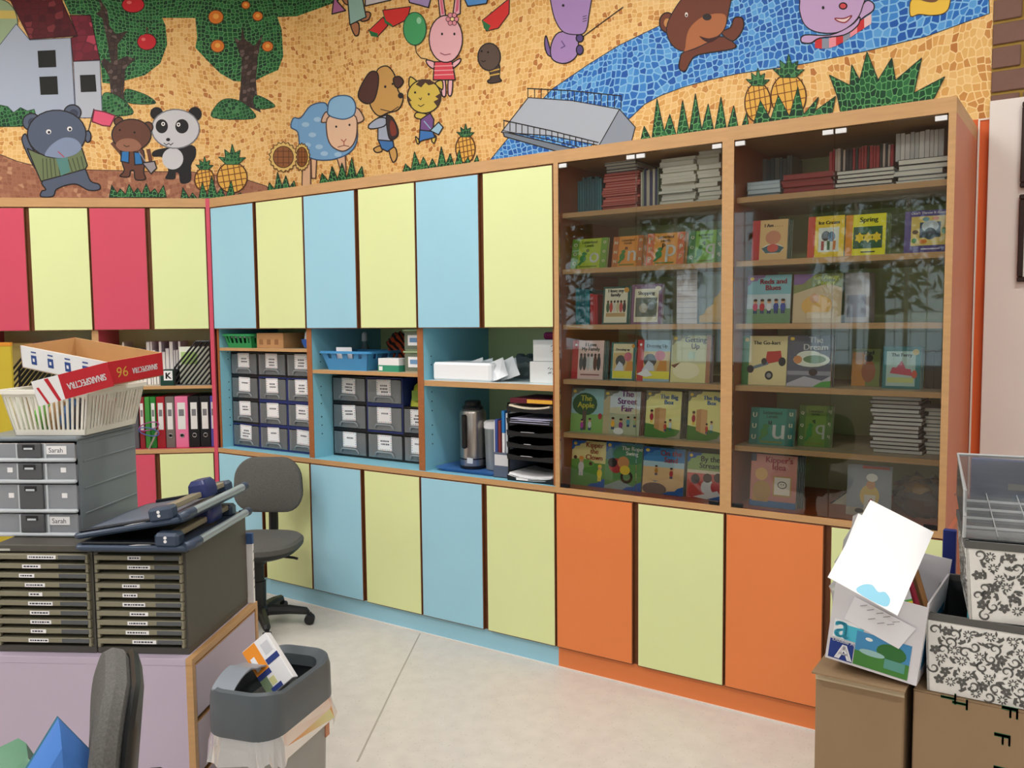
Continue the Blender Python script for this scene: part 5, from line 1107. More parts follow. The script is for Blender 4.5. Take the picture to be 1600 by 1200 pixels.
face_book(5, 3, 1158, 1228, 525, 'cream picture book with red cart on the middle shelf', (226, 212, 160), [('r', 0, 0, .16, 1, (60, 130, 70)), ('p', [(.52, .42), (.9, .5), (.86, .7), (.56, .68)], (190, 56, 50)), ('p', [(.2, .3), (.6, .42), (.58, .48), (.2, .36)], (110, 130, 150)), ('e', .62, .2, .09, .09, (40, 44, 50)), ('e', .62, .2, .05, .05, (150, 150, 150)), ('e', .2, .32, .08, .08, (40, 44, 50)), ('e', .9, .48, .08, .09, (40, 44, 50)), ('e', .5, .48, .06, .07, (60, 60, 64)), ('e', .1, .92, .05, .04, (236, 206, 90)), ('t', 'The Go-kart', .55, .86, .6, (60, 66, 60))])
face_book(5, 3, 1229, 1298, 524, 'dark slate picture book with pale cloud on the middle shelf', (92, 96, 112), [('p', [(0, .05), (.4, .2), (.8, .12), (1, .22), (1, 0), (0, 0)], (186, 184, 196)), ('p', [(.6, 0), (.8, .1), (1, .12), (1, 0)], (80, 160, 70)), ('r', 0, .22, 1, .3, (150, 150, 164)), ('e', .55, .52, .42, .14, (222, 226, 214)), ('e', .5, .58, .3, .12, (222, 226, 214)), ('e', .62, .53, .26, .08, (110, 140, 100)), ('e', .24, .52, .1, .08, (206, 140, 90)), ('e', .6, .28, .1, .07, (60, 50, 48)), ('e', .1, .93, .05, .035, (236, 206, 90)), ('t', 'The\nDream', .64, .84, .54, (240, 240, 240))], copies=2, side_c=(60, 64, 70))
face_book(5, 3, 1330, 1374, 545, 'orange and green picture book set back on the middle shelf', (120, 130, 70), [('r', 0, 0, .5, .9, (190, 130, 60)), ('e', .6, .4, .25, .3, (150, 90, 60)), ('e', .6, .75, .15, .1, (60, 50, 44)), ('t', 'Dad', .6, .9, .34, (40, 40, 60))], .2)
face_book(5, 3, 1378, 1438, 541, 'teal book with ferry picture on the middle shelf', (50, 120, 124), [('r', .1, .06, .86, .88, (170, 196, 190)), ('p', [(.2, .36), (.8, .3), (.74, .46), (.26, .5)], (190, 76, 96)), ('p', [(.36, .48), (.62, .46), (.5, .66)], (190, 90, 110)), ('e', .84, .34, .07, .1, (200, 90, 70)), ('r', .14, .14, .82, .26, (190, 200, 130)), ('e', .86, .86, .09, .07, (200, 180, 110)), ('t', 'The Ferry', .5, .78, .54, (50, 60, 66))], .13, copies=2)
spine_row(5, 3, 1446, 1482, 545, [(70, 66, 60), (92, 78, 66)], 'COL book at the right end of the middle shelf', 'dark books at the right of the middle shelf', .18, (.018, .03), seed=22)
letter_book(5, 4, 1170, 1239, 638, 'u', (50, 136, 120), (36, 110, 100), 'teal letter book on the lower shelf of the last bay', Y=.10, copies=1)
letter_book(5, 4, 1246, 1298, 634, 'q', (110, 140, 56), (90, 120, 60), 'olive green letter book on the lower shelf of the last bay', (206, 210, 196), .14, copies=1)
flat_stack(5, 4, 1362, 1440, 622, [(24, 24, 28), (34, 32, 36), (60, 24, 40)], 'black book in the tall stack on the lower shelf', 'black books stacked on the lower shelf', .11, (.013, .0155), seed=23, d=.2, page=(206, 204, 200), jit=.007)
flat_stack(5, 4, 1446, 1482, 640, [(120, 130, 126), (140, 150, 146)], 'grey book in the low stack beside the black stack', 'grey books at the right of the lower shelf', .16, (.010, .016), seed=24, d=.18)
face_book(5, 5, 1171, 1243, 711, 'pink picture book with framed drawing, on the orange floor of the last bay', (206, 140, 130), [('r', 0, 0, 1, .12, (50, 120, 180)), ('p', [(.05, .1), (.4, .1), (.42, .4), (.1, .45)], (206, 160, 90)), ('e', .26, .3, .2, .2, (190, 150, 90)), ('e', .24, .62, .14, .12, (222, 176, 110)), ('r', .5, .22, .9, .6, (196, 160, 100)), ('r', .53, .25, .87, .58, (236, 226, 214)), ('e', .7, .44, .1, .07, (60, 50, 50)), ('e', .7, .44, .085, .055, (236, 226, 214)), ('e', .68, .45, .012, .01, (60, 50, 50)), ('e', .73, .45, .012, .01, (60, 50, 50)), ('r', 0, .86, .12, 1, (60, 70, 90)), ('t', "Kipper's\nIdea", .62, .84, .58, (176, 44, 70))], .07, copies=5, side_c=(60, 80, 90))
face_book(5, 5, 1322, 1392, 727, 'grey blue picture book with a cook, on the orange floor of the last bay', (150, 158, 168), [('r', 0, 0, 1, .16, (186, 176, 160)), ('e', .52, .4, .22, .22, (226, 196, 120)), ('p', [(.4, .1), (.62, .1), (.66, .42), (.4, .42)], (226, 222, 210)), ('e', .54, .62, .1, .09, (214, 160, 120)), ('e', .56, .76, .13, .08, (236, 234, 228)), ('p', [(.5, .3), (.56, .36), (.62, .3), (.56, .24)], (190, 50, 50)), ('e', .3, .1, .1, .05, (50, 50, 54)), ('e', .6, .07, .12, .05, (50, 50, 54)), ('r', .34, .93, .94, .98, (190, 90, 80))], .10)
t = thing('zip_bag', 'clear bag of brown craft pieces at the right of the orange cabinet floor', 'bag', (at_y(1400, 780, .14).x, .12, ZC1), 0)
lump('brown_pieces', t, .07, .05, .045, mat('craft_brown', (84, 50, 38), .7, .2, 20), 31, c=(.075, .06, 0)); lump('yellow_piece', t, .045, .03, .03, flat((206, 150, 50)), 32, c=(.06, .09, .06)); lump('bag_film', t, .10, .06, .075, clear('bag_clear', (226, 226, 226), .15, .12), 33, c=(.08, .065, 0), amp=.12)
t = thing('envelope', 'small dark edged envelope leaning at the back of the cabinet floor', 'envelope', (at_y(1298, 775, .26).x, .26, ZC1), 0); MB().slab([(0, 0, 0), (.1, 0, .085), (.12, 0, .085), (.12, 0, .0)], (0, .004, 0)).build('paper', flat((190, 190, 170)), t); MB().slab([(-.004, -.001, 0), (.1, -.001, .09), (.104, -.001, .086), (.004, -.001, 0)], (0, .003, 0)).build('edge', flat((30, 30, 30)), t)

# ------------------------------------------------------------------ low lilac cabinet and what stands on it
DO = Vector((2.0937, -1.6883, 0)); DA = math.radians(30)
DU = Vector((math.cos(DA), math.sin(DA), 0)); DV = Vector((-math.sin(DA), math.cos(DA), 0))
def DP(u, v, z): return DO+DU*u+DV*v+Vector((0, 0, z))
def DT(name, label, cat, u, v, z, group=None, dr=0): return thing(name, label, cat, DP(u, v, z), DA+dr, group)
DH = .579
lilac = mat('laminate_lilac', (188, 175, 195), .42, .015, 3)
t = DT('low_cabinet', 'low lilac cabinet with beech edges under the grey drawer units', 'cabinet', 0, 0, 0)
BX('body', (-1.15, .004, .05), (-.020, .49, DH-.02), lilac, t); BX('top', (-1.15, 0, DH-.02), (-.019, .5, DH), lilac, t, .001)
BX('front_panel', (-1.15, 0, .05), (-.019, .004, DH-.02), lilac, t); BX('plinth', (-1.12, .03, 0), (-.04, .46, .05), flat((70, 60, 58)), t)
BX('edge_strip', (-.019, 0, DH-.02), (0, .5, DH), wood, t, .001)
for v0, v1 in ((0, .02), (.48, .5)): BX('edge_post', (-.019, v0, .05), (0, v1, DH-.02), wood, t)
for z0, z1 in ((.400, .553), (.236, .386), (.07, .222)):
    MB().box((-.016, .023, z0), (-.003, .477, z1), 0, .001).box((-.003, .026, z0+.003), (-.001, .474, z1-.003), 1).build('drawer', [wood, lilac], t)
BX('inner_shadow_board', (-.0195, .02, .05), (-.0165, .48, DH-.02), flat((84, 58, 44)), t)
grey_c = mat('drawer_cabinet_grey', (84, 82, 76), .5, .02, 30); olive = mat('drawer_olive', (132, 128, 108), .45, .02, 30); dark = flat((34, 34, 34)); hold = mat('label_holder', (84, 88, 92), .25)
def drawer_cab(u, label, seed, w=.267):
    rnd = random.Random(seed); d, h = .44, .31; t = DT('drawer_cabinet', label, 'drawer cabinet', u, .031, DH, 'grey ten drawer units')
    m = MB(); e = .02
    m.box((0, 0, 0), (w, d, .02), 0, .002).box((0, 0, h-.02), (w, d, h), 0, .002).box((0, 0, .02), (.013, d, h-.02)).box((w-.013, 0, .02), (w, d, h-.02)).box((.013, d-.01, .02), (w-.013, d, h-.02)); m.build('casing', grey_c, t)
    BX('recess', (.013, .03, .02), (w-.013, .034, h-.02), dark, t)
    pz = (h-.044)/10
    for k in range(10):
        z = h-.022-(k+1)*pz
        dr = MB().box((.008, -.012, z+.0105), (w-.008, .03, z+.0245), 0, .0015).box((.008, -.012, z+.001), (.016, .0, z+.011), 0, .001).box((w-.016, -.012, z+.001), (w-.008, .0, z+.011), 0, .001).build('drawer', olive, t)
        BX('label_holder', (w*.68, -.0132, z+.012), (w-.014, -.0118, z+.023), hold, dr)
        lw_ = rnd.uniform(.03, .085); x = rnd.uniform(.08, .11)
        if k < 9 or rnd.random() > .4:
            lm = MB().box((x, -.0135, z+.012), (x+lw_, -.0118, z+.0225), 0); xx = x+.005
            while xx < x+lw_-.008: q = rnd.uniform(.003, .008); lm.box((xx, -.0139, z+.0155), (xx+q, -.0134, z+.0195), 1); xx += q+.002
            lm.build('name_strip', [card, inkm], dr)
    return t
drawer_cab(-.288, 'dark grey ten drawer unit, the right of the pair, under the trimmers', 1); tl = drawer_cab(-.582, 'dark grey ten drawer unit, the left of the pair, under the clear drawers', 2, .291)
BX('maker_mark', (.012, -.0008, .293), (.05, 0, .299), flat((190, 190, 184)), tl)
CT = DH+.31
# translucent drawer tower
tower_g = mat('tower_grey', (128, 138, 144), .35, .02, 10); tr_c = clear('tower_drawer', (214, 220, 228), .22, .62); latch = mat('latch_grey', (86, 88, 92), .35)
t = DT('drawer_tower', 'translucent four drawer tower with name labels on the drawer unit', 'drawer tower', -.68, .127, CT); tw, td, th_ = .30, .335, .294
m = MB(); m.box((0, .012, 0), (.006, td, th_-.014)).box((tw-.006, .012, 0), (tw, td, th_-.014)).box((.006, td-.006, 0), (tw-.006, td, th_-.014)).box((-.002, 0, th_-.014), (tw+.002, td, th_), 0, .005).box((.006, .012, 0), (tw-.006, td, .004)).build('frame', tower_g, t)
hs = [.07, .087, .063, .058]; z = .002
for i, h in enumerate(hs):
    dr = MB(); dr.box((.006, -.004, z+.006), (tw-.004, 0, z+h-.004), 0, .004).box((.006, 0, z+.006), (.009, td*.9, z+h-.01)).box((tw-.009, 0, z+.006), (tw-.006, td*.9, z+h-.01)).box((.006, 0, z+.006), (tw-.006, td*.9, z+.009))
    D_ = dr.build('drawer', tr_c, t); BX('lip', (0, -.014, z), (tw, .0, z+.011), mat('lip_plastic', (196, 204, 210), .3), D_, .004)
    BX('contents', (.02, .03, z+.012), (tw-.02, td*.8, z+h*.7), flat([(150, 158, 176), (164, 168, 182), (150, 154, 166), (170, 172, 180)][i]), D_)
    BX('latch', (tw*.42, -.012, z+.012), (tw*.66, -.003, z+h-.004), latch, D_, .002); BX('latch_slot', (tw*.48, -.0135, z+h-.022), (tw*.6, -.0118, z+h-.008), flat((40, 40, 44)), D_); BX('latch_tab', (tw*.495, -.0155, z+h-.022), (tw*.585, -.013, z+h-.016), mat('lip_plastic', (196, 204, 210)), D_, .001)
    for x in (.40, .685): BX('rib', (tw*x, -.008, z+.01), (tw*x+.006, -.003, z+h-.005), mat('lip_plastic', (196, 204, 210)), D_, .001)
    if i in (0, 3):
        c_ = BX('name_card', (tw*.70, -.0058, z+h-.036), (tw*.70+.062, -.004, z+h-.012), card, D_); mm = MB(); text_into(mm, 'Sarah', tw*.70+.03, z+h-.024, .042, 0, lambda x, y: (x, -.0062, y)); mm.build('lettering', inkm, D_, smooth=False)
    else:
        for x in (.3, .84): BX('sticker', (tw*x, -.0055, z+h*.5), (tw*x+.016, -.004, z+h*.5+.014), card, D_)
    z += h
m = MB()
for zz_ in (.06, .135, .215, .27): m.box((tw-.001, .03, zz_), (tw+.003, td-.005, zz_+.005), 0, .001)
m.build('side_rib', tower_g, t)
# white basket on the tower
TZ_ = CT+th_
white_p = mat('basket_white', (236, 234, 224), .4)
t = DT('storage_basket', 'white slotted plastic basket on top of the clear drawer tower', 'basket', -.475, .30, TZ_+.001); slot_basket(t, .215, .29, .27, .33, .136, white_p, .004, 16, 17, .012, .12, .84)
for k, (x, y, c, lab) in enumerate(((-.055, -.07, (120, 190, 90), 'green craft packet in the white basket'), (-.02, -.07, (200, 160, 110), 'tan craft packet in the white basket'), (.02, -.06, (70, 110, 160), 'blue craft packet in the white basket'), (.06, -.06, (60, 56, 60), 'dark craft packet in the white basket'), (.03, .06, (170, 120, 110), 'reddish craft packet at the back of the white basket'))):
    g = DT('craft_packet', lab, 'packet', -.475+x, .30+y, TZ_+.006); lump('packet_body', g, .022 if k < 4 else .06, .05, .045, flat(c), 50+k)
# carton tray lying in the basket
def basis(o, A, B):
    """frame at o with x along A, y as B made square to it"""
    X = A.normalized(); Z = X.cross(B).normalized(); Y = Z.cross(X)
    M = Matrix((X, Y, Z)).transposed().to_4x4(); M.translation = o; return M
FR = at_d(167, 566, 2.45); RR = at_d(253, 551, 2.60); LL = at_d(22, 541, 2.66)
M = basis(FR, RR-FR, LL-FR); w1 = (RR-FR).length; w2 = abs((LL-FR).dot(M.col[1].xyz)); hh = .07
t = thing('paper_carton', 'open white and red paper carton tilted in the white basket', 'carton'); t.matrix_world = M
kr = mat('kraft_inside', (196, 156, 108), .75, .04, 10); redm = flat((186, 36, 48)); whm = flat((232, 234, 238))
BX('bottom', (0, 0, -hh), (w1, w2, -hh+.003), kr, t)
MB().box((0, 0, -hh), (w1, .002, 0), 0).box((0, .002, -hh), (w1, .004, 0), 1).build('red_side', [redm, kr], t)
MB().box((0, w2-.004, -hh), (w1, w2-.002, 0), 1).box((0, w2-.002, -hh), (w1, w2, 0), 0).build('far_side', [redm, kr], t)
MB().box((0, .0, -hh), (.002, w2, 0), 0).box((.002, .004, -hh), (.004, w2-.004, 0), 1).build('white_side', [whm, kr], t)
BX('back_side', (w1-.003, .004, -hh), (w1, w2-.004, 0), kr, t)
gold = flat((206, 160, 70)); m = MB()
text_into(m, 'SINARSPECTRA', w1*.66, -hh*.55, w1*.46, 0, lambda x, y: (x, -.0006, y), h=.017, bold=.0006, flip=True); text_into(m, '96', w1*.25, -hh*.5, .036, 1, lambda x, y: (x, -.0006, y), h=.03, flip=True); m.build('lettering', [whm, gold], t, smooth=False)
m = MB(); navy = flat((34, 70, 140))
for k in range(4):
    y = w2*(.84-.2*k); m.box((-.0008, y-.014, -.052), (0, y+.014, -.024)); m.box((-.0008, y-.014, -.016), (0, y+.012, -.012)); m.box((-.0014, y-.005, -.043), (-.0008, y+.005, -.033), 1)
m.build('icons', [navy, whm], t)
FE = at_d(48, 585, 2.34); A = (FE-FR); A.z -= .02
M2 = basis(FR+Vector((0, 0, .0)), A, Vector((0, 0, 1))); fl_ = A.length
fp = MB(); sp_ = fl_*.66
fp.box((0, -hh, 0), (sp_, 0, .002), 0).box((sp_, -hh, 0), (fl_, 0, .002), 1)
Mi = M.inverted() @ M2
fp.slab([(sp_+.01, -hh, -.0006), (sp_+.018, -hh, -.0006), (sp_+.036, -.002, -.0006), (sp_+.026, -.002, -.0006)], (0, 0, .0005), 0).slab([(sp_+.04, -hh, -.0006), (sp_+.046, -hh, -.0006), (sp_+.06, -.02, -.0006), (sp_+.054, -.02, -.0006)], (0, 0, .0005), 0)
text_into(fp, 'SINARSPECTRA', sp_*.5, -hh*.55, sp_*.78, 1, lambda x, y: (x, -hh*1.1-y, -.0012), h=.019, bold=.0006)
# the flap is seen from the side whose x runs leftwards, so the turned-over print reads upside down
fp.v = [tuple(p_) for p_ in fp.v]; fp.xf(Mi)
fp.build('flap', [redm, whm], t, smooth=False)
# yellow board behind the tower
yb = hit(21, 600, DV, DV.dot(DO)+.488); uu = (yb-DO).dot(DU)
t = DT('display_board', 'yellow display board with orange top edge at the left picture edge', 'board', uu-.5, .482, DH); BX('panel', (0, 0, 0), (.5, .01, yb.z*0+.86), mat('yellow_card', (206, 184, 52), .6, .03, 6), t, .001); BX('edge_strip', (0, -.001, .86), (.5, .011, .872), flat((226, 150, 50)), t)
# paper trimmers
tb = mat('trimmer_slate', (58, 72, 92), .35); tbd = mat('trimmer_dark', (26, 30, 38), .4); rail_m = mat('trimmer_rail', (150, 142, 118), .35); tube_m = mat('trimmer_tube', (168, 178, 186), .3, metal=.5); head_m = mat('trimmer_blue', (44, 54, 104), .35); mat_g = mat('trimmer_bed', (110, 118, 134), .4)
def trimmer(label, M, bed):
    t = thing('paper_trimmer', label, 'paper trimmer', group='rotary paper trimmers'); t.matrix_world = M; w, d = .33, .41
    MB().loft([ring(w-.012, d-.012, .02, 0, 4, w/2, d/2), ring(w, d, .025, .006, 4, w/2, d/2), ring(w, d, .025, .012, 4, w/2, d/2), ring(w-.01, d-.01, .02, .016, 4, w/2, d/2)]).build('base', tb, t)
    BX('cutting_bed', (.02, .03, .015), (w-.075, d-.03, .0175), bed, t, .001)
    BX('paper_stop', (.02, .012, .016), (w-.09, .03, .023), tbd, t, .002); BX('back_stop', (.05, d-.03, .016), (w-.09, d-.015, .026), tbd, t, .002)
    BX('front_bracket', (w-.098, -.002, .012), (w-.03, .045, .052), tb, t, .008); BX('back_bracket', (w-.09, d-.042, .012), (w-.03, d+.002, .05), tb, t, .008)
    for k in range(2): MB().tube([(w-.065, -.003, .03+.010*k), (w-.065, -.001, .03+.010*k)], .0045, 10).build('screw', card, t)
    BX('rail', (w-.072, .04, .034), (w-.04, d-.04, .05), rail_m, t, .002)
    hd = MB().loft([ring(.055, .085, .012, .03, 4, w-.055, d*.62), ring(.06, .09, .014, .045, 4, w-.055, d*.62), ring(.056, .086, .016, .07, 4, w-.055, d*.62), ring(.042, .066, .014, .082, 4, w-.055, d*.62)]).build('cutter_head', head_m, t)
    MB().tube([(w+.004, .05, .02), (w+.004, d-.015, .02)], .0115, 14).build('side_tube', tube_m, t)
    for y0, y1 in ((.0, .055), (d-.02, d+.01)): MB().tube([(w-.01, y0, .016), (w+.002, y0+.012, .019), (w+.004, y1, .02)], .0135, 12).build('tube_cap', tb, t)
    MB().slab([(.16, .004, .0168), (.21, .010, .0168), (.225, .016, .0168), (.18, .014, .0168)], (0, 0, .0006)).build('scale_sticker', card, t)
    return t
MD = Matrix.Translation(DP(-.31, -.035, CT+.0005)) @ Matrix.Rotation(DA, 4, 'Z')
trimmer('slate blue rotary paper trimmer, the lower one, flat on the drawer unit', MD, tbd)
MD = Matrix.Translation(DP(-.325, -.012, CT+.024)) @ Matrix.Rotation(DA-.02, 4, 'Z') @ Matrix.Rotation(-.165, 4, 'Y')
trimmer('slate blue rotary paper trimmer, the upper one, tilted on top of another', MD, mat_g)
t = DT('paper_folder', 'white and blue folder standing behind the right drawer unit', 'folder', -.014, .476, DH); BX('cover', (-.1, 0, 0), (.012, .012, .23), card, t, .001); BX('blue_top', (-.1, -.001, .20), (.0125, .013, .235), flat((60, 90, 140)), t)
m = MB()
for k in range(5): m.slab([(.0125, .002, .05+.03*k), (.0125, .010, .055+.03*k), (.0125, .010, .058+.03*k), (.0125, .002, .053+.03*k)], (.0005, 0, 0))
m.build('handwriting', inkm, t, smooth=False)

# ------------------------------------------------------------------ office chairs
fab = mat('chair_fabric', (92, 92, 90), .95, .22, 260, bump=.4, bscale=500); shell = mat('chair_shell', (28, 30, 32), .4)
def office_chair(label, loc, rz, sc):
    t = thing('office_chair', label, 'chair', loc, rz, 'grey office chairs'); t.scale = (sc, sc, sc)
    def R(w, d, r, z, cy=0): return ring(w, d, r, z, 6, 0, cy)
    MB().loft([R(.40, .39, .15, .405), R(.44, .42, .17, .42), R(.445, .425, .17, .445), R(.42, .40, .16, .458), R(.3, .28, .12, .464)]).build('seat', fab, t)
    MB().loft([R(.3, .3, .12, .375), R(.40, .39, .15, .395), R(.435, .415, .165, .415), R(.43, .41, .16, .42)]).build('seat_shell', shell, t)
    def back(y, th, k, z0, w, h, m, name):
        rg = []
        for s_, f in ((0, .86), (.2, .97), (.5, 1), (.8, .97), (1, .86)):
            o_ = []
            for x, z in rrect(w*f, h*f, min(.11, .45*h*f), 7):
                cv = .5*x*x*1.2; o_.append((x*(1-.10*((z)/h-.5)*-1 if False else 1)*(1+.10*(-z)/h), y-cv+s_*th+.06*(z+h/2), z0+h/2+z))
            rg.append(o_)
        return MB().loft(rg).build(name, m, t)
    back(.165, .05, 0, .555, .37, .295, fab, 'backrest'); back(.207, .022, 0, .56, .36, .285, shell, 'backrest_shell')
    MB().tube([(0, .06, .39), (0, .2, .39), (0, .245, .42), (0, .25, .50), (0, .25, .66)], [.022, .024, .026, .026, .024], 10).build('back_bar', shell, t)
    MB().lathe([(.036, .1), (.038, .24), (.03, .24), (.03, .32), (.04, .33), (.055, .385)], 20).build('column', shell, t); MB().tube([(.05, 0, .375), (.2, -.03, .37), (.22, -.03, .365)], .007, 8).build('lever', shell, t)
    MB().lathe([(.03, .055), (.055, .06), (.055, .1), (.04, .115)], 20).build('hub', shell, t)
    for k in range(5):
        a = 2*PI*k/5+.18; c, s_ = math.cos(a), math.sin(a)
        MB().tube([(.03*c, .03*s_, .085), (.15*c, .15*s_, .082), (.237*c, .237*s_, .07), (.245*c, .245*s_, .06)], [.03, .025, .02, .014], 8).build('base_arm', shell, t)
        q = MB(); ax = Vector((-s_, c, 0)); ce = Vector((.245*c, .245*s_, .0265)) + Vector((c, s_, 0))*.008
        for sg in (-1, 1): q.tube([ce+ax*sg*.004, ce+ax*sg*.02], .026, 16)
        q.tube([ce, ce+Vector((0, 0, .035))], .012, 8); q.build('caster', shell, t)
    return t
office_chair('grey fabric office chair standing before the blue cabinet doors', (.735, -.345, 0), math.radians(30), .965)
nb = at_d(197, 1110, 1.5); rd = ray(197, 1110); rd.z = 0; rd.normalize(); fd = Vector((-rd.y, rd.x, 0))
nc = nb+fd*.235
office_chair('grey fabric office chair seen edge on in the left foreground', (nc.x, nc.y, 0), math.atan2(fd.x, -fd.y), 1.085)
# cushion and bag on the near chair
SEAT = .464*1.085
pk = at_d(92, 1128, 1.44); M = Matrix.Translation((pk.x, pk.y, SEAT+.0))
t = thing('cushion', 'blue and teal cushion standing on its corner on the near chair', 'cushion'); ang = math.atan2(RT.y, RT.x)+.55
t.matrix_world = M @ Matrix.Rotation(ang, 4, 'Z'); H = pk.z-SEAT
bc = mat('cushion_blue', (74, 128, 206), .8, .05, 8); tc_ = mat('cushion_teal', (20, 104, 130), .8, .05, 8)
N = 6
def diamond(f, y): 
    c = H/2; return [(f*c*.62, y, c), (f*c*.33, y, c+f*c*.5), (0, y, c+f*c), (-f*c*.33, y, c+f*c*.5), (-f*c*.62, y, c), (-f*c*.33, y, c-f*c*.5), (0, y, c-f*c), (f*c*.33, y, c-f*c*.5)]
MB().loft([diamond(.55, -.065), diamond(.86, -.05), diamond(.96, -.03), diamond(1, .0), diamond(1, .018)]).build('blue_face', bc, t); MB().loft([diamond(.999, .018), diamond(.97, .04), diamond(.9, .052), diamond(.6, .06)]).build('teal_face', tc_, t)
gp = at_d(15, 1175, 1.5)
t = thing('plastic_bag', 'pale green plastic bag beside the blue cushion', 'bag', (gp.x, gp.y, SEAT)); lump('bag_body', t, .10, .09, (gp.z-SEAT)/2, clear('bag_green', (150, 214, 176), .25, .6), 71, amp=.1)

# ------------------------------------------------------------------ waste bin
lid_m = mat('bin_lid', (84, 92, 98), .4, .02, 20); bin_m = mat('bin_grey', (150, 150, 146), .42, .02, 20); film = clear('bin_liner', (240, 241, 243), .2, .75)
t = DT('waste_bin', 'grey waste bin with dark lid and white liner beside the lilac cabinet', 'waste bin', .205, .06, 0, dr=math.radians(-14)); t.scale = (1, 1, 1)
L0 = .40
MB().loft([ring(.165, .30, .05, 0), ring(.17, .305, .05, .006), ring(.2, .335, .06, L0+.03), ring(.192, .327, .056, L0+.03), ring(.162, .297, .048, .012)]).build('body', bin_m, t)
def lring(w, l, r, z, amp, ph=0):
    o_ = []
    for x, y in rrect(w, l, r, 8): o_.append((x, y, z+amp*(.5+.5*math.cos(2*PI*(y/l)*1.0+PI+ph))))
    return o_
rg = [lring(.21, .348, .062, L0, 0), lring(.224, .36, .07, L0+.012, 0), lring(.222, .358, .07, L0+.072, .034), lring(.212, .348, .068, L0+.092, .038), lring(.195, .33, .06, L0+.098, .038), lring(.165, .28, .055, L0+.086, .034), lring(.16, .275, .05, L0+.062, .026)]
MB().loft(rg, cap=False).build('lid', lid_m, t)
fpm = MB(); rgs = []
for k in range(9):
    a = -.9+k*.2; y = -.05+.12*math.sin(a); z = L0+.075+.10*math.cos(a)*(.9 if a < 0 else .8)
    rgs.append([(-.08, y-.02, z), (-.012, y-.02, z), (-.012, y-.02, z-.004), (-.08, y-.02, z-.004)])
fpm.loft(rgs).build('swing_flap', mat('bin_flap', (140, 148, 158), .4), t)
rnd = random.Random(8); n = 44; r1, r2, r3 = [], [], []
base_ = rrect(.226, .362, .07, 10)
for i, (x, y) in enumerate(base_):
    s1 = 1.01+.02*rnd.random(); s2 = 1.03+.07*rnd.random(); dz = .045+.03*rnd.random()
    r1.append((x*.98, y*.98, L0+.012)); r2.append((x*s1, y*s1, L0-.012-.012*rnd.random())); r3.append((x*s2, y*s2, L0-dz))
MB().loft([r1, r2, r3], cap=False).build('liner', film, t, smooth=False)
BX('peeling_sticker', (.0925, .115, .29), (.0985, .135, .345), flat((200, 140, 110)), t)
# discarded packet poking out of the bin
O_ = at_d(432, 1108, 2.40); TL_ = at_d(374, 1023, 2.47); M = basis(O_, at_d(469, 1076, 2.40)-O_, TL_-O_); ln = (TL_-O_).length; wd = .088
t = thing('discarded_packet', 'white packet with orange patch and blue bands poking out of the bin', 'packet'); t.matrix_world = M
MB().box((0, ln*.2, -.03), (wd, ln, 0), 0, .0015).build('body', whm, t)
m = MB(); e = .0006
def pq(x0, x1, y0, y1, mi, k=1): m.box((y0*wd, x0*ln, 0), (y1*wd, x1*ln, e*k), mi)
pq(.55, .99, 0, .5, 0, 1); pq(.47, .55, 0, .5, 1, 2); pq(.58, .67, .52, 1, 1, 2); pq(.6, .82, .1, .26, 2, 3); pq(.22, .47, .0, .28, 3, 1); pq(.21, .28, .2, .6, 1, 3); pq(.72, .9, .62, .92, 4, 1); pq(.3, .42, .3, .5, 5, 2)
m.build('print', [flat((236, 148, 46)), flat((44, 62, 130)), whm, flat((120, 140, 110)), flat((206, 208, 216)), flat((206, 206, 150))], t)

# ------------------------------------------------------------------ boxes at the right
kraft2 = mat('carton_brown', (146, 121, 92), .75, .05, 6); tape = flat((196, 180, 150), .3)
BT = .693
t = thing('cardboard_box', 'plain tall brown cardboard box under the tilted paper carton', 'box', (3.63, -1.12, 0)); MB().box((0, 0, 0), (.19, .33, BT), 0, .003).build('body', kraft2, t); BX('flap', (-.003, -.002, BT), (.195, .12, BT+.004), kraft2, t, rot=(.03, 0, 0)); BX('edge_tape', (.0, -.0008, BT-.02), (.19, 0, BT), tape, t)
t = thing('cardboard_box', 'wide brown cardboard box with green letters at the right edge', 'box', (3.836, -1.107, 0)); MB().box((0, 0, 0), (.5, .36, BT-.003), 0, .003).build('body', kraft2, t); BX('flap', (0, .0, BT-.003), (.5, .17, BT-.001), kraft2, t)
m = MB(); gl_ = []
for s_, px, py in (('F', 1578, 1113), ('F', 1566, 1155), ('E', 1565, 1207), ('T', 1482, 1090), ('T', 1500, 1099)):
    q = at_y(px, py, -1.107); 
    text_into(m, s_, 0, 0, .022, 0, lambda x, y, q=q: (q.x-3.836+y, -.0008, q.z-x), h=.03, bold=.0012)
m.build('lettering', flat((38, 104, 66)), t, smooth=False)
fabw = mat('printed_cloth', (226, 226, 222), .85, .03, 60, bump=.15, bscale=700); fprint = flat((92, 92, 90)); trim_g = mat('cloth_trim', (88, 88, 86), .85); inside_g = mat('cloth_inside', (62, 66, 70), .9)
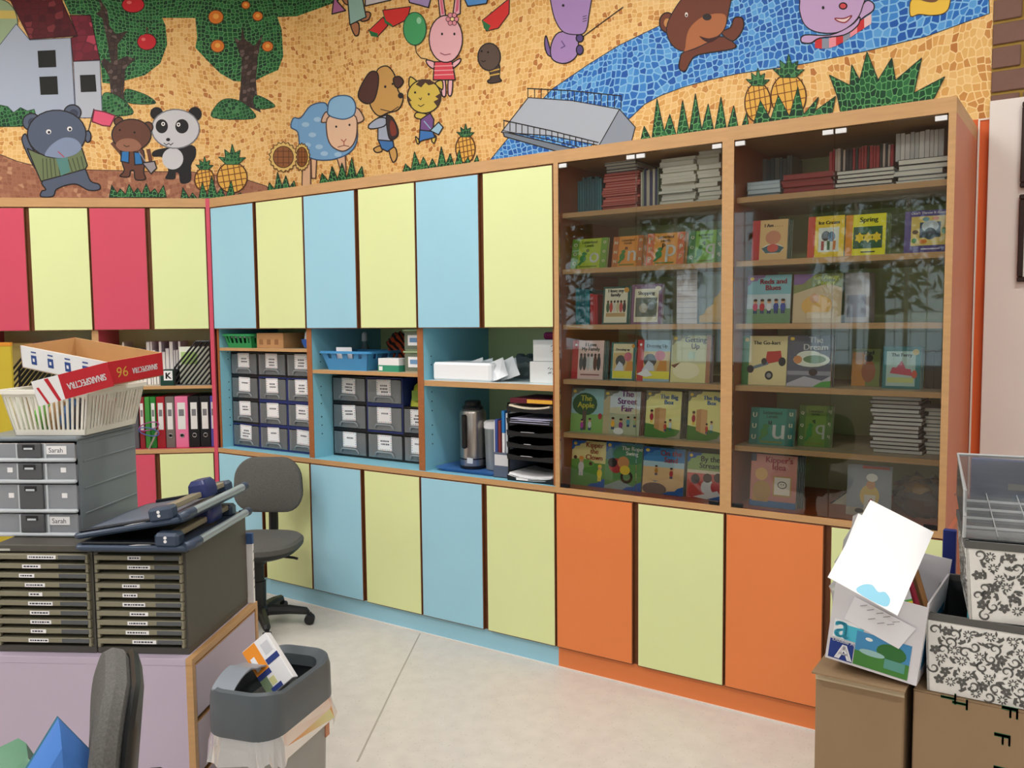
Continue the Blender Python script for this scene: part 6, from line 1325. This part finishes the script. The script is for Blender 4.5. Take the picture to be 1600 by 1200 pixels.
def flower_print(parent, w, h, place, seed, off=0):
    rnd = random.Random(seed); m = MB(); T = .0215; q_ = .72
    def pol(pts): m.add([place(*p) for p in pts], [tuple(range(len(pts)))])
    def ok(x, z, r): return r*q_ < x < w-r*q_ and r*q_ < z < h-r*q_
    nx, nz = int(w/T)+1, int(h/T)+1
    for j in range(-1, nz):
        for i in range(-1, nx):
            x = (i+.5+.5*(j % 2))*T+rnd.uniform(-.004, .004); z = (j+.5)*T+rnd.uniform(-.004, .004); k = (i*2+j*3+rnd.randrange(2)) % 4; a = rnd.uniform(0, 6.28)
            if not ok(x, z, .015): continue
            if k == 0:
                for p_ in range(5):
                    b = a+p_*2*PI/5; c = (x+.0062*math.cos(b), z+.0062*math.sin(b)); pol([(c[0]+(.0054*math.cos(b+q*PI/4) if q % 4 == 0 else .0040*math.cos(b+q*PI/4)), c[1]+(.0054*math.sin(b+q*PI/4) if q % 4 == 0 else .0040*math.sin(b+q*PI/4))) for q in range(8)])
            elif k == 1:
                for p_ in range(9):
                    b = a+p_*2*PI/9; n_ = (-math.sin(b)*.0014, math.cos(b)*.0014); p0_ = (x+.004*math.cos(b), z+.004*math.sin(b)); p1_ = (x+.0098*math.cos(b), z+.0098*math.sin(b)); pol([(p0_[0]-n_[0], p0_[1]-n_[1]), (p1_[0]-n_[0], p1_[1]-n_[1]), (p1_[0]+n_[0], p1_[1]+n_[1]), (p0_[0]+n_[0], p0_[1]+n_[1])])
            elif k == 2:
                pr = None
                for s_ in range(17):
                    f = s_/16; b = a+f*7; r_ = .0122*(1-f*.8); p_ = (x+r_*math.cos(b), z+r_*math.sin(b)); wd_ = .0006+.0016*math.sin(PI*min(1, f+.15)); n_ = (math.cos(b)*wd_, math.sin(b)*wd_)
                    if pr: pol([(pr[0][0]-pr[1][0], pr[0][1]-pr[1][1]), (p_[0]-n_[0], p_[1]-n_[1]), (p_[0]+n_[0], p_[1]+n_[1]), (pr[0][0]+pr[1][0], pr[0][1]+pr[1][1])])
                    pr = (p_, n_)
            else:
                for sg in (-1, 0, 1):
                    b = a+sg*.95; p1_ = (x+.0115*math.cos(b), z+.0115*math.sin(b)); n_ = (-math.sin(b)*.0034, math.cos(b)*.0034); md = ((x+p1_[0])/2, (z+p1_[1])/2); pol([(x, z), (md[0]-n_[0], md[1]-n_[1]), p1_, (md[0]+n_[0], md[1]+n_[1])])
            # small leaves between the motifs
            b = a+2; c = (x+T*.5, z+T*.42)
            if ok(c[0], c[1], .007):
                n_ = (-math.sin(b)*.0026, math.cos(b)*.0026); pol([(c[0]-.007*math.cos(b), c[1]-.007*math.sin(b)), (c[0]-n_[0], c[1]-n_[1]), (c[0]+.007*math.cos(b), c[1]+.007*math.sin(b)), (c[0]+n_[0], c[1]+n_[1])])
    o = m.build('flower_print', fprint, parent, smooth=False); return o
def cloth_box(label, loc, rz, w, d, h, flare, seed, rot=None):
    t = thing('fabric_box', label, 'storage box', loc, rz, 'flower print fabric boxes', rot); k = flare
    def P(f, x, y): return Vector((x*w+(x-.5)*2*k*f, y*d+(y-.5)*2*k*f, f*h))
    th = .004
    for (a, b, nm) in (((0, 0), (1, 0), 'front'), ((1, 0), (1, 1), 'side'), ((1, 1), (0, 1), 'back'), ((0, 1), (0, 0), 'side')):
        A0, B0, A1, B1 = P(0, *a), P(0, *b), P(1, *a), P(1, *b); inw = Vector((.5*w, .5*d, 0))-(A0+B0)/2; inw.z = 0; inw.normalize()
        MB().slab([A0, B0, B1, A1], inw*th).build(nm+'_panel', fabw, t); MB().slab([A0+inw*(th+.0004), B0+inw*(th+.0004), B1+inw*(th+.0004), A1+inw*(th+.0004)], inw*.001).build('lining', inside_g, t)
        T0 = A1-inw*.0012; T1 = B1-inw*.0012; dz = Vector((0, 0, .013)); MB().slab([T0-dz, T1-dz, T1+Vector((0, 0, .002)), T0+Vector((0, 0, .002))], inw*(th+.004)).build('edge_tape', trim_g, t)
        ww_ = (B0-A0).length; ex = (B0-A0).normalized(); hh_ = (A1-A0).length; ez = (A1+B1-A0-B0)/2/hh_
        if nm != 'back':
            flower_print(t, ww_, hh_-.014, lambda x, z, A0=A0, ex=ex, ez=ez, inw=inw: A0+ex*x+ez*z-inw*.0007, seed)
    BX('base', (0, 0, 0), (w, d, th), inside_g, t); return t
cloth_box('lower grey and white flower print box on the lettered cardboard box', (3.862, -1.10, BT+.001), .015, .40, .33, .172, .006, 3)
t = thing('activity_book', 'turquoise and yellow book lying in the lower flower print box', 'book', (3.93, -1.05, BT+.14), .1); BX('cover', (0, 0, 0), (.28, .2, .016), flat((70, 176, 196)), t, .001); BX('yellow_edge', (.06, -.004, -.004), (.30, .19, 0), flat((230, 200, 60)), t, .001)
UB = BT+.001+.174
tu = cloth_box('upper grey and white flower print box below the clear tray', (3.94, -1.105, UB), .17, .36, .30, .168, .012, 4)
# clear plastic tray on the upper box
cp = clear('tray_clear', (232, 236, 238), .08, .22)
t = thing('clear_tray', 'clear plastic tray with divided floor standing in the upper flower print box', 'tray', (3.925, -1.10, UB+.17), .17); t.rotation_euler = (.12, 0, .17)
w, d, h = .38, .31, .10
m = MB(); m.box((0, 0, 0), (w, d, .003)).box((0, 0, .003), (.003, d, h)).box((w-.003, 0, .003), (w, d, h)).box((.003, d-.003, .003), (w-.003, d, h)).box((.003, 0, .003), (w-.003, .003, .02)); m.build('shell', cp, t)
rm = clear('tray_rim', (236, 240, 242), .15, .75); m = MB(); m.tube([(0, 0, h*.5), (0, .02, h), (0, d, h), (w, d, h), (w, .02, h), (w, 0, h*.5)], .004, 6); m.tube([(0, 0, .003), (0, .0, h*.5)], .004, 6); m.build('rim', rm, t)
m = MB()
for k in range(1, 6): m.box((w*k/6-.001, .003, .003), (w*k/6+.001, d-.003, .008))
for k in range(1, 5): m.box((.003, d*k/5-.001, .003), (w-.003, d*k/5+.001, .008))
m.build('divider', rm, t)
t = thing('blue_packet', 'dark blue printed packet standing behind the clear tray', 'packet', (3.90, -.772, BT-.001), 0); BX('body', (0, 0, 0), (.4, .022, .47), flat((50, 70, 130)), t, .002); BX('pale_band', (.08, -.0008, .40), (.40, 0, .415), flat((190, 176, 150)), t); BX('light_patch', (.09, -.0008, .32), (.2, 0, .39), flat((90, 140, 200)), t)
t = thing('navy_folder', 'navy blue folder standing between the cartons', 'folder', (3.838, -.735, 0), 0); BX('cover', (0, 0, 0), (.03, .02, .97), flat((34, 48, 120)), t, .002)
# tilted paper carton with papers
blc = at_d(1284, 1041, 1.985)
t = thing('paper_carton', 'white paper carton with blue letters and landscape print, tilted, full of papers', 'carton'); w, h, d = .195, .178, .27
t.matrix_world = Matrix.Translation((blc.x+.004, -1.118, BT+.013+.022)) @ Matrix.Rotation(.115, 4, 'Y') @ Matrix.Rotation(-.02, 4, 'Z')
m = MB(); m.box((0, 0, 0), (w, .004, h)).box((0, d-.004, 0), (w, d, h*1.25)).box((0, .004, 0), (.004, d-.004, h*1.1)).box((w-.004, .004, 0), (w, d-.004, h*1.05)).box((.004, .004, 0), (w-.004, d-.004, .004)); m.build('body', flat((216, 215, 221)), t)
art_mesh(t, w, h*.56, [('r', .03, .05, .3, .5, (36, 60, 136)), ('r', .05, .55, .34, .98, (236, 238, 240)), ('r', .18, .55, .38, .9, (80, 186, 214)), ('r', .31, .06, .9, .85, (70, 140, 190)), ('r', .31, .06, .9, .4, (70, 130, 60)), ('e', .7, .55, .16, .2, (52, 110, 56)), ('e', .5, .42, .14, .07, (150, 190, 190)), ('e', .45, .72, .04, .04, (236, 240, 236)), ('r', .64, .18, .86, .4, (90, 150, 140)), ('t', 'a', .15, .76, .16, (70, 180, 210), .002), ('t', 'Double A', .18, .5, .24, (236, 238, 240), .0002), ('t', 'A', .2, .25, .17, (236, 238, 244), .003)], name='print')
MB().box((w, .02, .03), (w+.0006, d-.02, h*.7)).build('side_print', flat((40, 110, 150)), t)
cdm = MB().slab([(.03, -.003, h*.58), (.15, -.003, h*.40), (.178, -.006, h*.72), (.045, -.003, h*.9)], (0, .0012, 0)).build('taped_note', flat((230, 230, 236)), t, smooth=False)
m = MB()
for k, (x, z_) in enumerate(((.06, .80), (.075, .77), (.095, .76), (.11, .74), (.13, .71), (.08, .66), (.10, .64), (.12, .66))): m.slab([(x, -.0055, h*z_), (x+.014, -.0055, h*z_+.006), (x+.0142, -.0055, h*z_+.0075), (x, -.0055, h*z_+.0015)], (0, .0005, 0))
m.build('handwriting', flat((150, 150, 160)), t, smooth=False)
P0, P1, P2 = at_d(1293, 902, 1.83), at_d(1390, 797, 2.03), at_d(1491, 848, 1.97); M = basis(P0, P2-P1, P1-P0); sx = (P2-P1).length; sy = abs((P1-P0).dot(M.col[1].xyz))
t = thing('paper_sheet', 'large blank white sheet with blue cloud shape on the paper carton', 'paper'); t.matrix_world = M
MB().box((0, 0, 0), (sx, sy, .0012)).build('sheet', flat((246, 248, 250)), t)
MB().slab([(x, y, .0013) for x, y in smooth_pts([(sx*.42, .004), (sx*.44, .03), (sx*.55, .045), (sx*.66, .035), (sx*.74, .045), (sx*.84, .03), (sx*.8, .004)])], (0, 0, .0005)).build('cloud_print', flat((150, 214, 240)), t, smooth=False)
t = thing('paper_sheet', 'white sheet under the large one on the paper carton', 'paper'); t.matrix_world = M @ Matrix.Translation((0, -.012, -.01)) @ Matrix.Rotation(.07, 4, 'Z'); MB().box((.01, .03, 0), (sx*.6, sy*.86, .0015)).build('sheet', card, t)
def strip(name, lab, cat, c0, c1, d0, d1, wpx, m_, th=.006):
    A0 = at_d(c0[0], c0[1], d0); A1 = at_d(c1[0], c1[1], d1); B0 = at_d(c0[0]+wpx, c0[1]+wpx*.12, d0); M_ = basis(A0, B0-A0, A1-A0)
    t_ = thing(name, lab, cat); t_.matrix_world = M_; return t_, (B0-A0).length, abs((A1-A0).dot(M_.col[1].xyz))
t, w_, l_ = strip('notebook', 'white notebook with rainbow print in the paper carton', 'notebook', (1402, 958), (1448, 872), 1.97, 2.08, 30, 0); BX('cover', (0, -.03, -.008), (w_, l_, 0), flat((236, 236, 240)), t, .001)
for j, cc in enumerate(((232, 60, 50), (240, 150, 40), (240, 210, 60), (90, 180, 80))): MB().slab([(w_*.3, .012+.005*j, .0003), (w_*.98, .022+.005*j, .0003), (w_*.98, .027+.005*j, .0003), (w_*.3, .017+.005*j, .0003)], (0, 0, .0004)).build('rainbow_band', flat(cc), t, smooth=False)
BX('purple_spot', (w_*.45, .06, .0002), (w_*.75, .07, .0008), flat((110, 70, 150)), t)
t, w_, l_ = strip('clipboard', 'dark red clipboard edge standing in the paper carton', 'clipboard', (1434, 958), (1464, 878), 1.98, 2.09, 9, 0); BX('board', (0, -.03, -.014), (w_, l_, 0), flat((150, 34, 56)), t, .003)
t, w_, l_ = strip('wooden_frame', 'brown wooden frame standing beside the dark red clipboard', 'frame', (1447, 955), (1474, 882), 2.00, 2.10, 9, 0); BX('frame_bar', (0, -.03, -.02), (w_, l_, 0), flat((150, 106, 60)), t, .003)
pb = at_d(1322, 880, 2.06)
t = thing('plastic_bag', 'crinkled clear white plastic bag bulging behind the tilted carton', 'bag', (pb.x, pb.y, BT+.004)); rnd = random.Random(5)
rg = []
for i in range(12):
    f = i/11; z_ = f*(at_d(1330, 806, 2.06).z-BT); r_ = .028+.022*math.sin(PI*min(1, f*1.05))
    rg.append([(.004+(.035*f)+r_*(1+.35*rnd.uniform(-1, 1))*math.cos(2*PI*j/14), .03+r_*(1+.35*rnd.uniform(-1, 1))*math.sin(2*PI*j/14), z_+rnd.uniform(-.006, .006)*(0 < i)) for j in range(14)])
MB().loft(rg).build('film', clear('crinkle_film', (240, 243, 246), .12, .55), t, smooth=False)
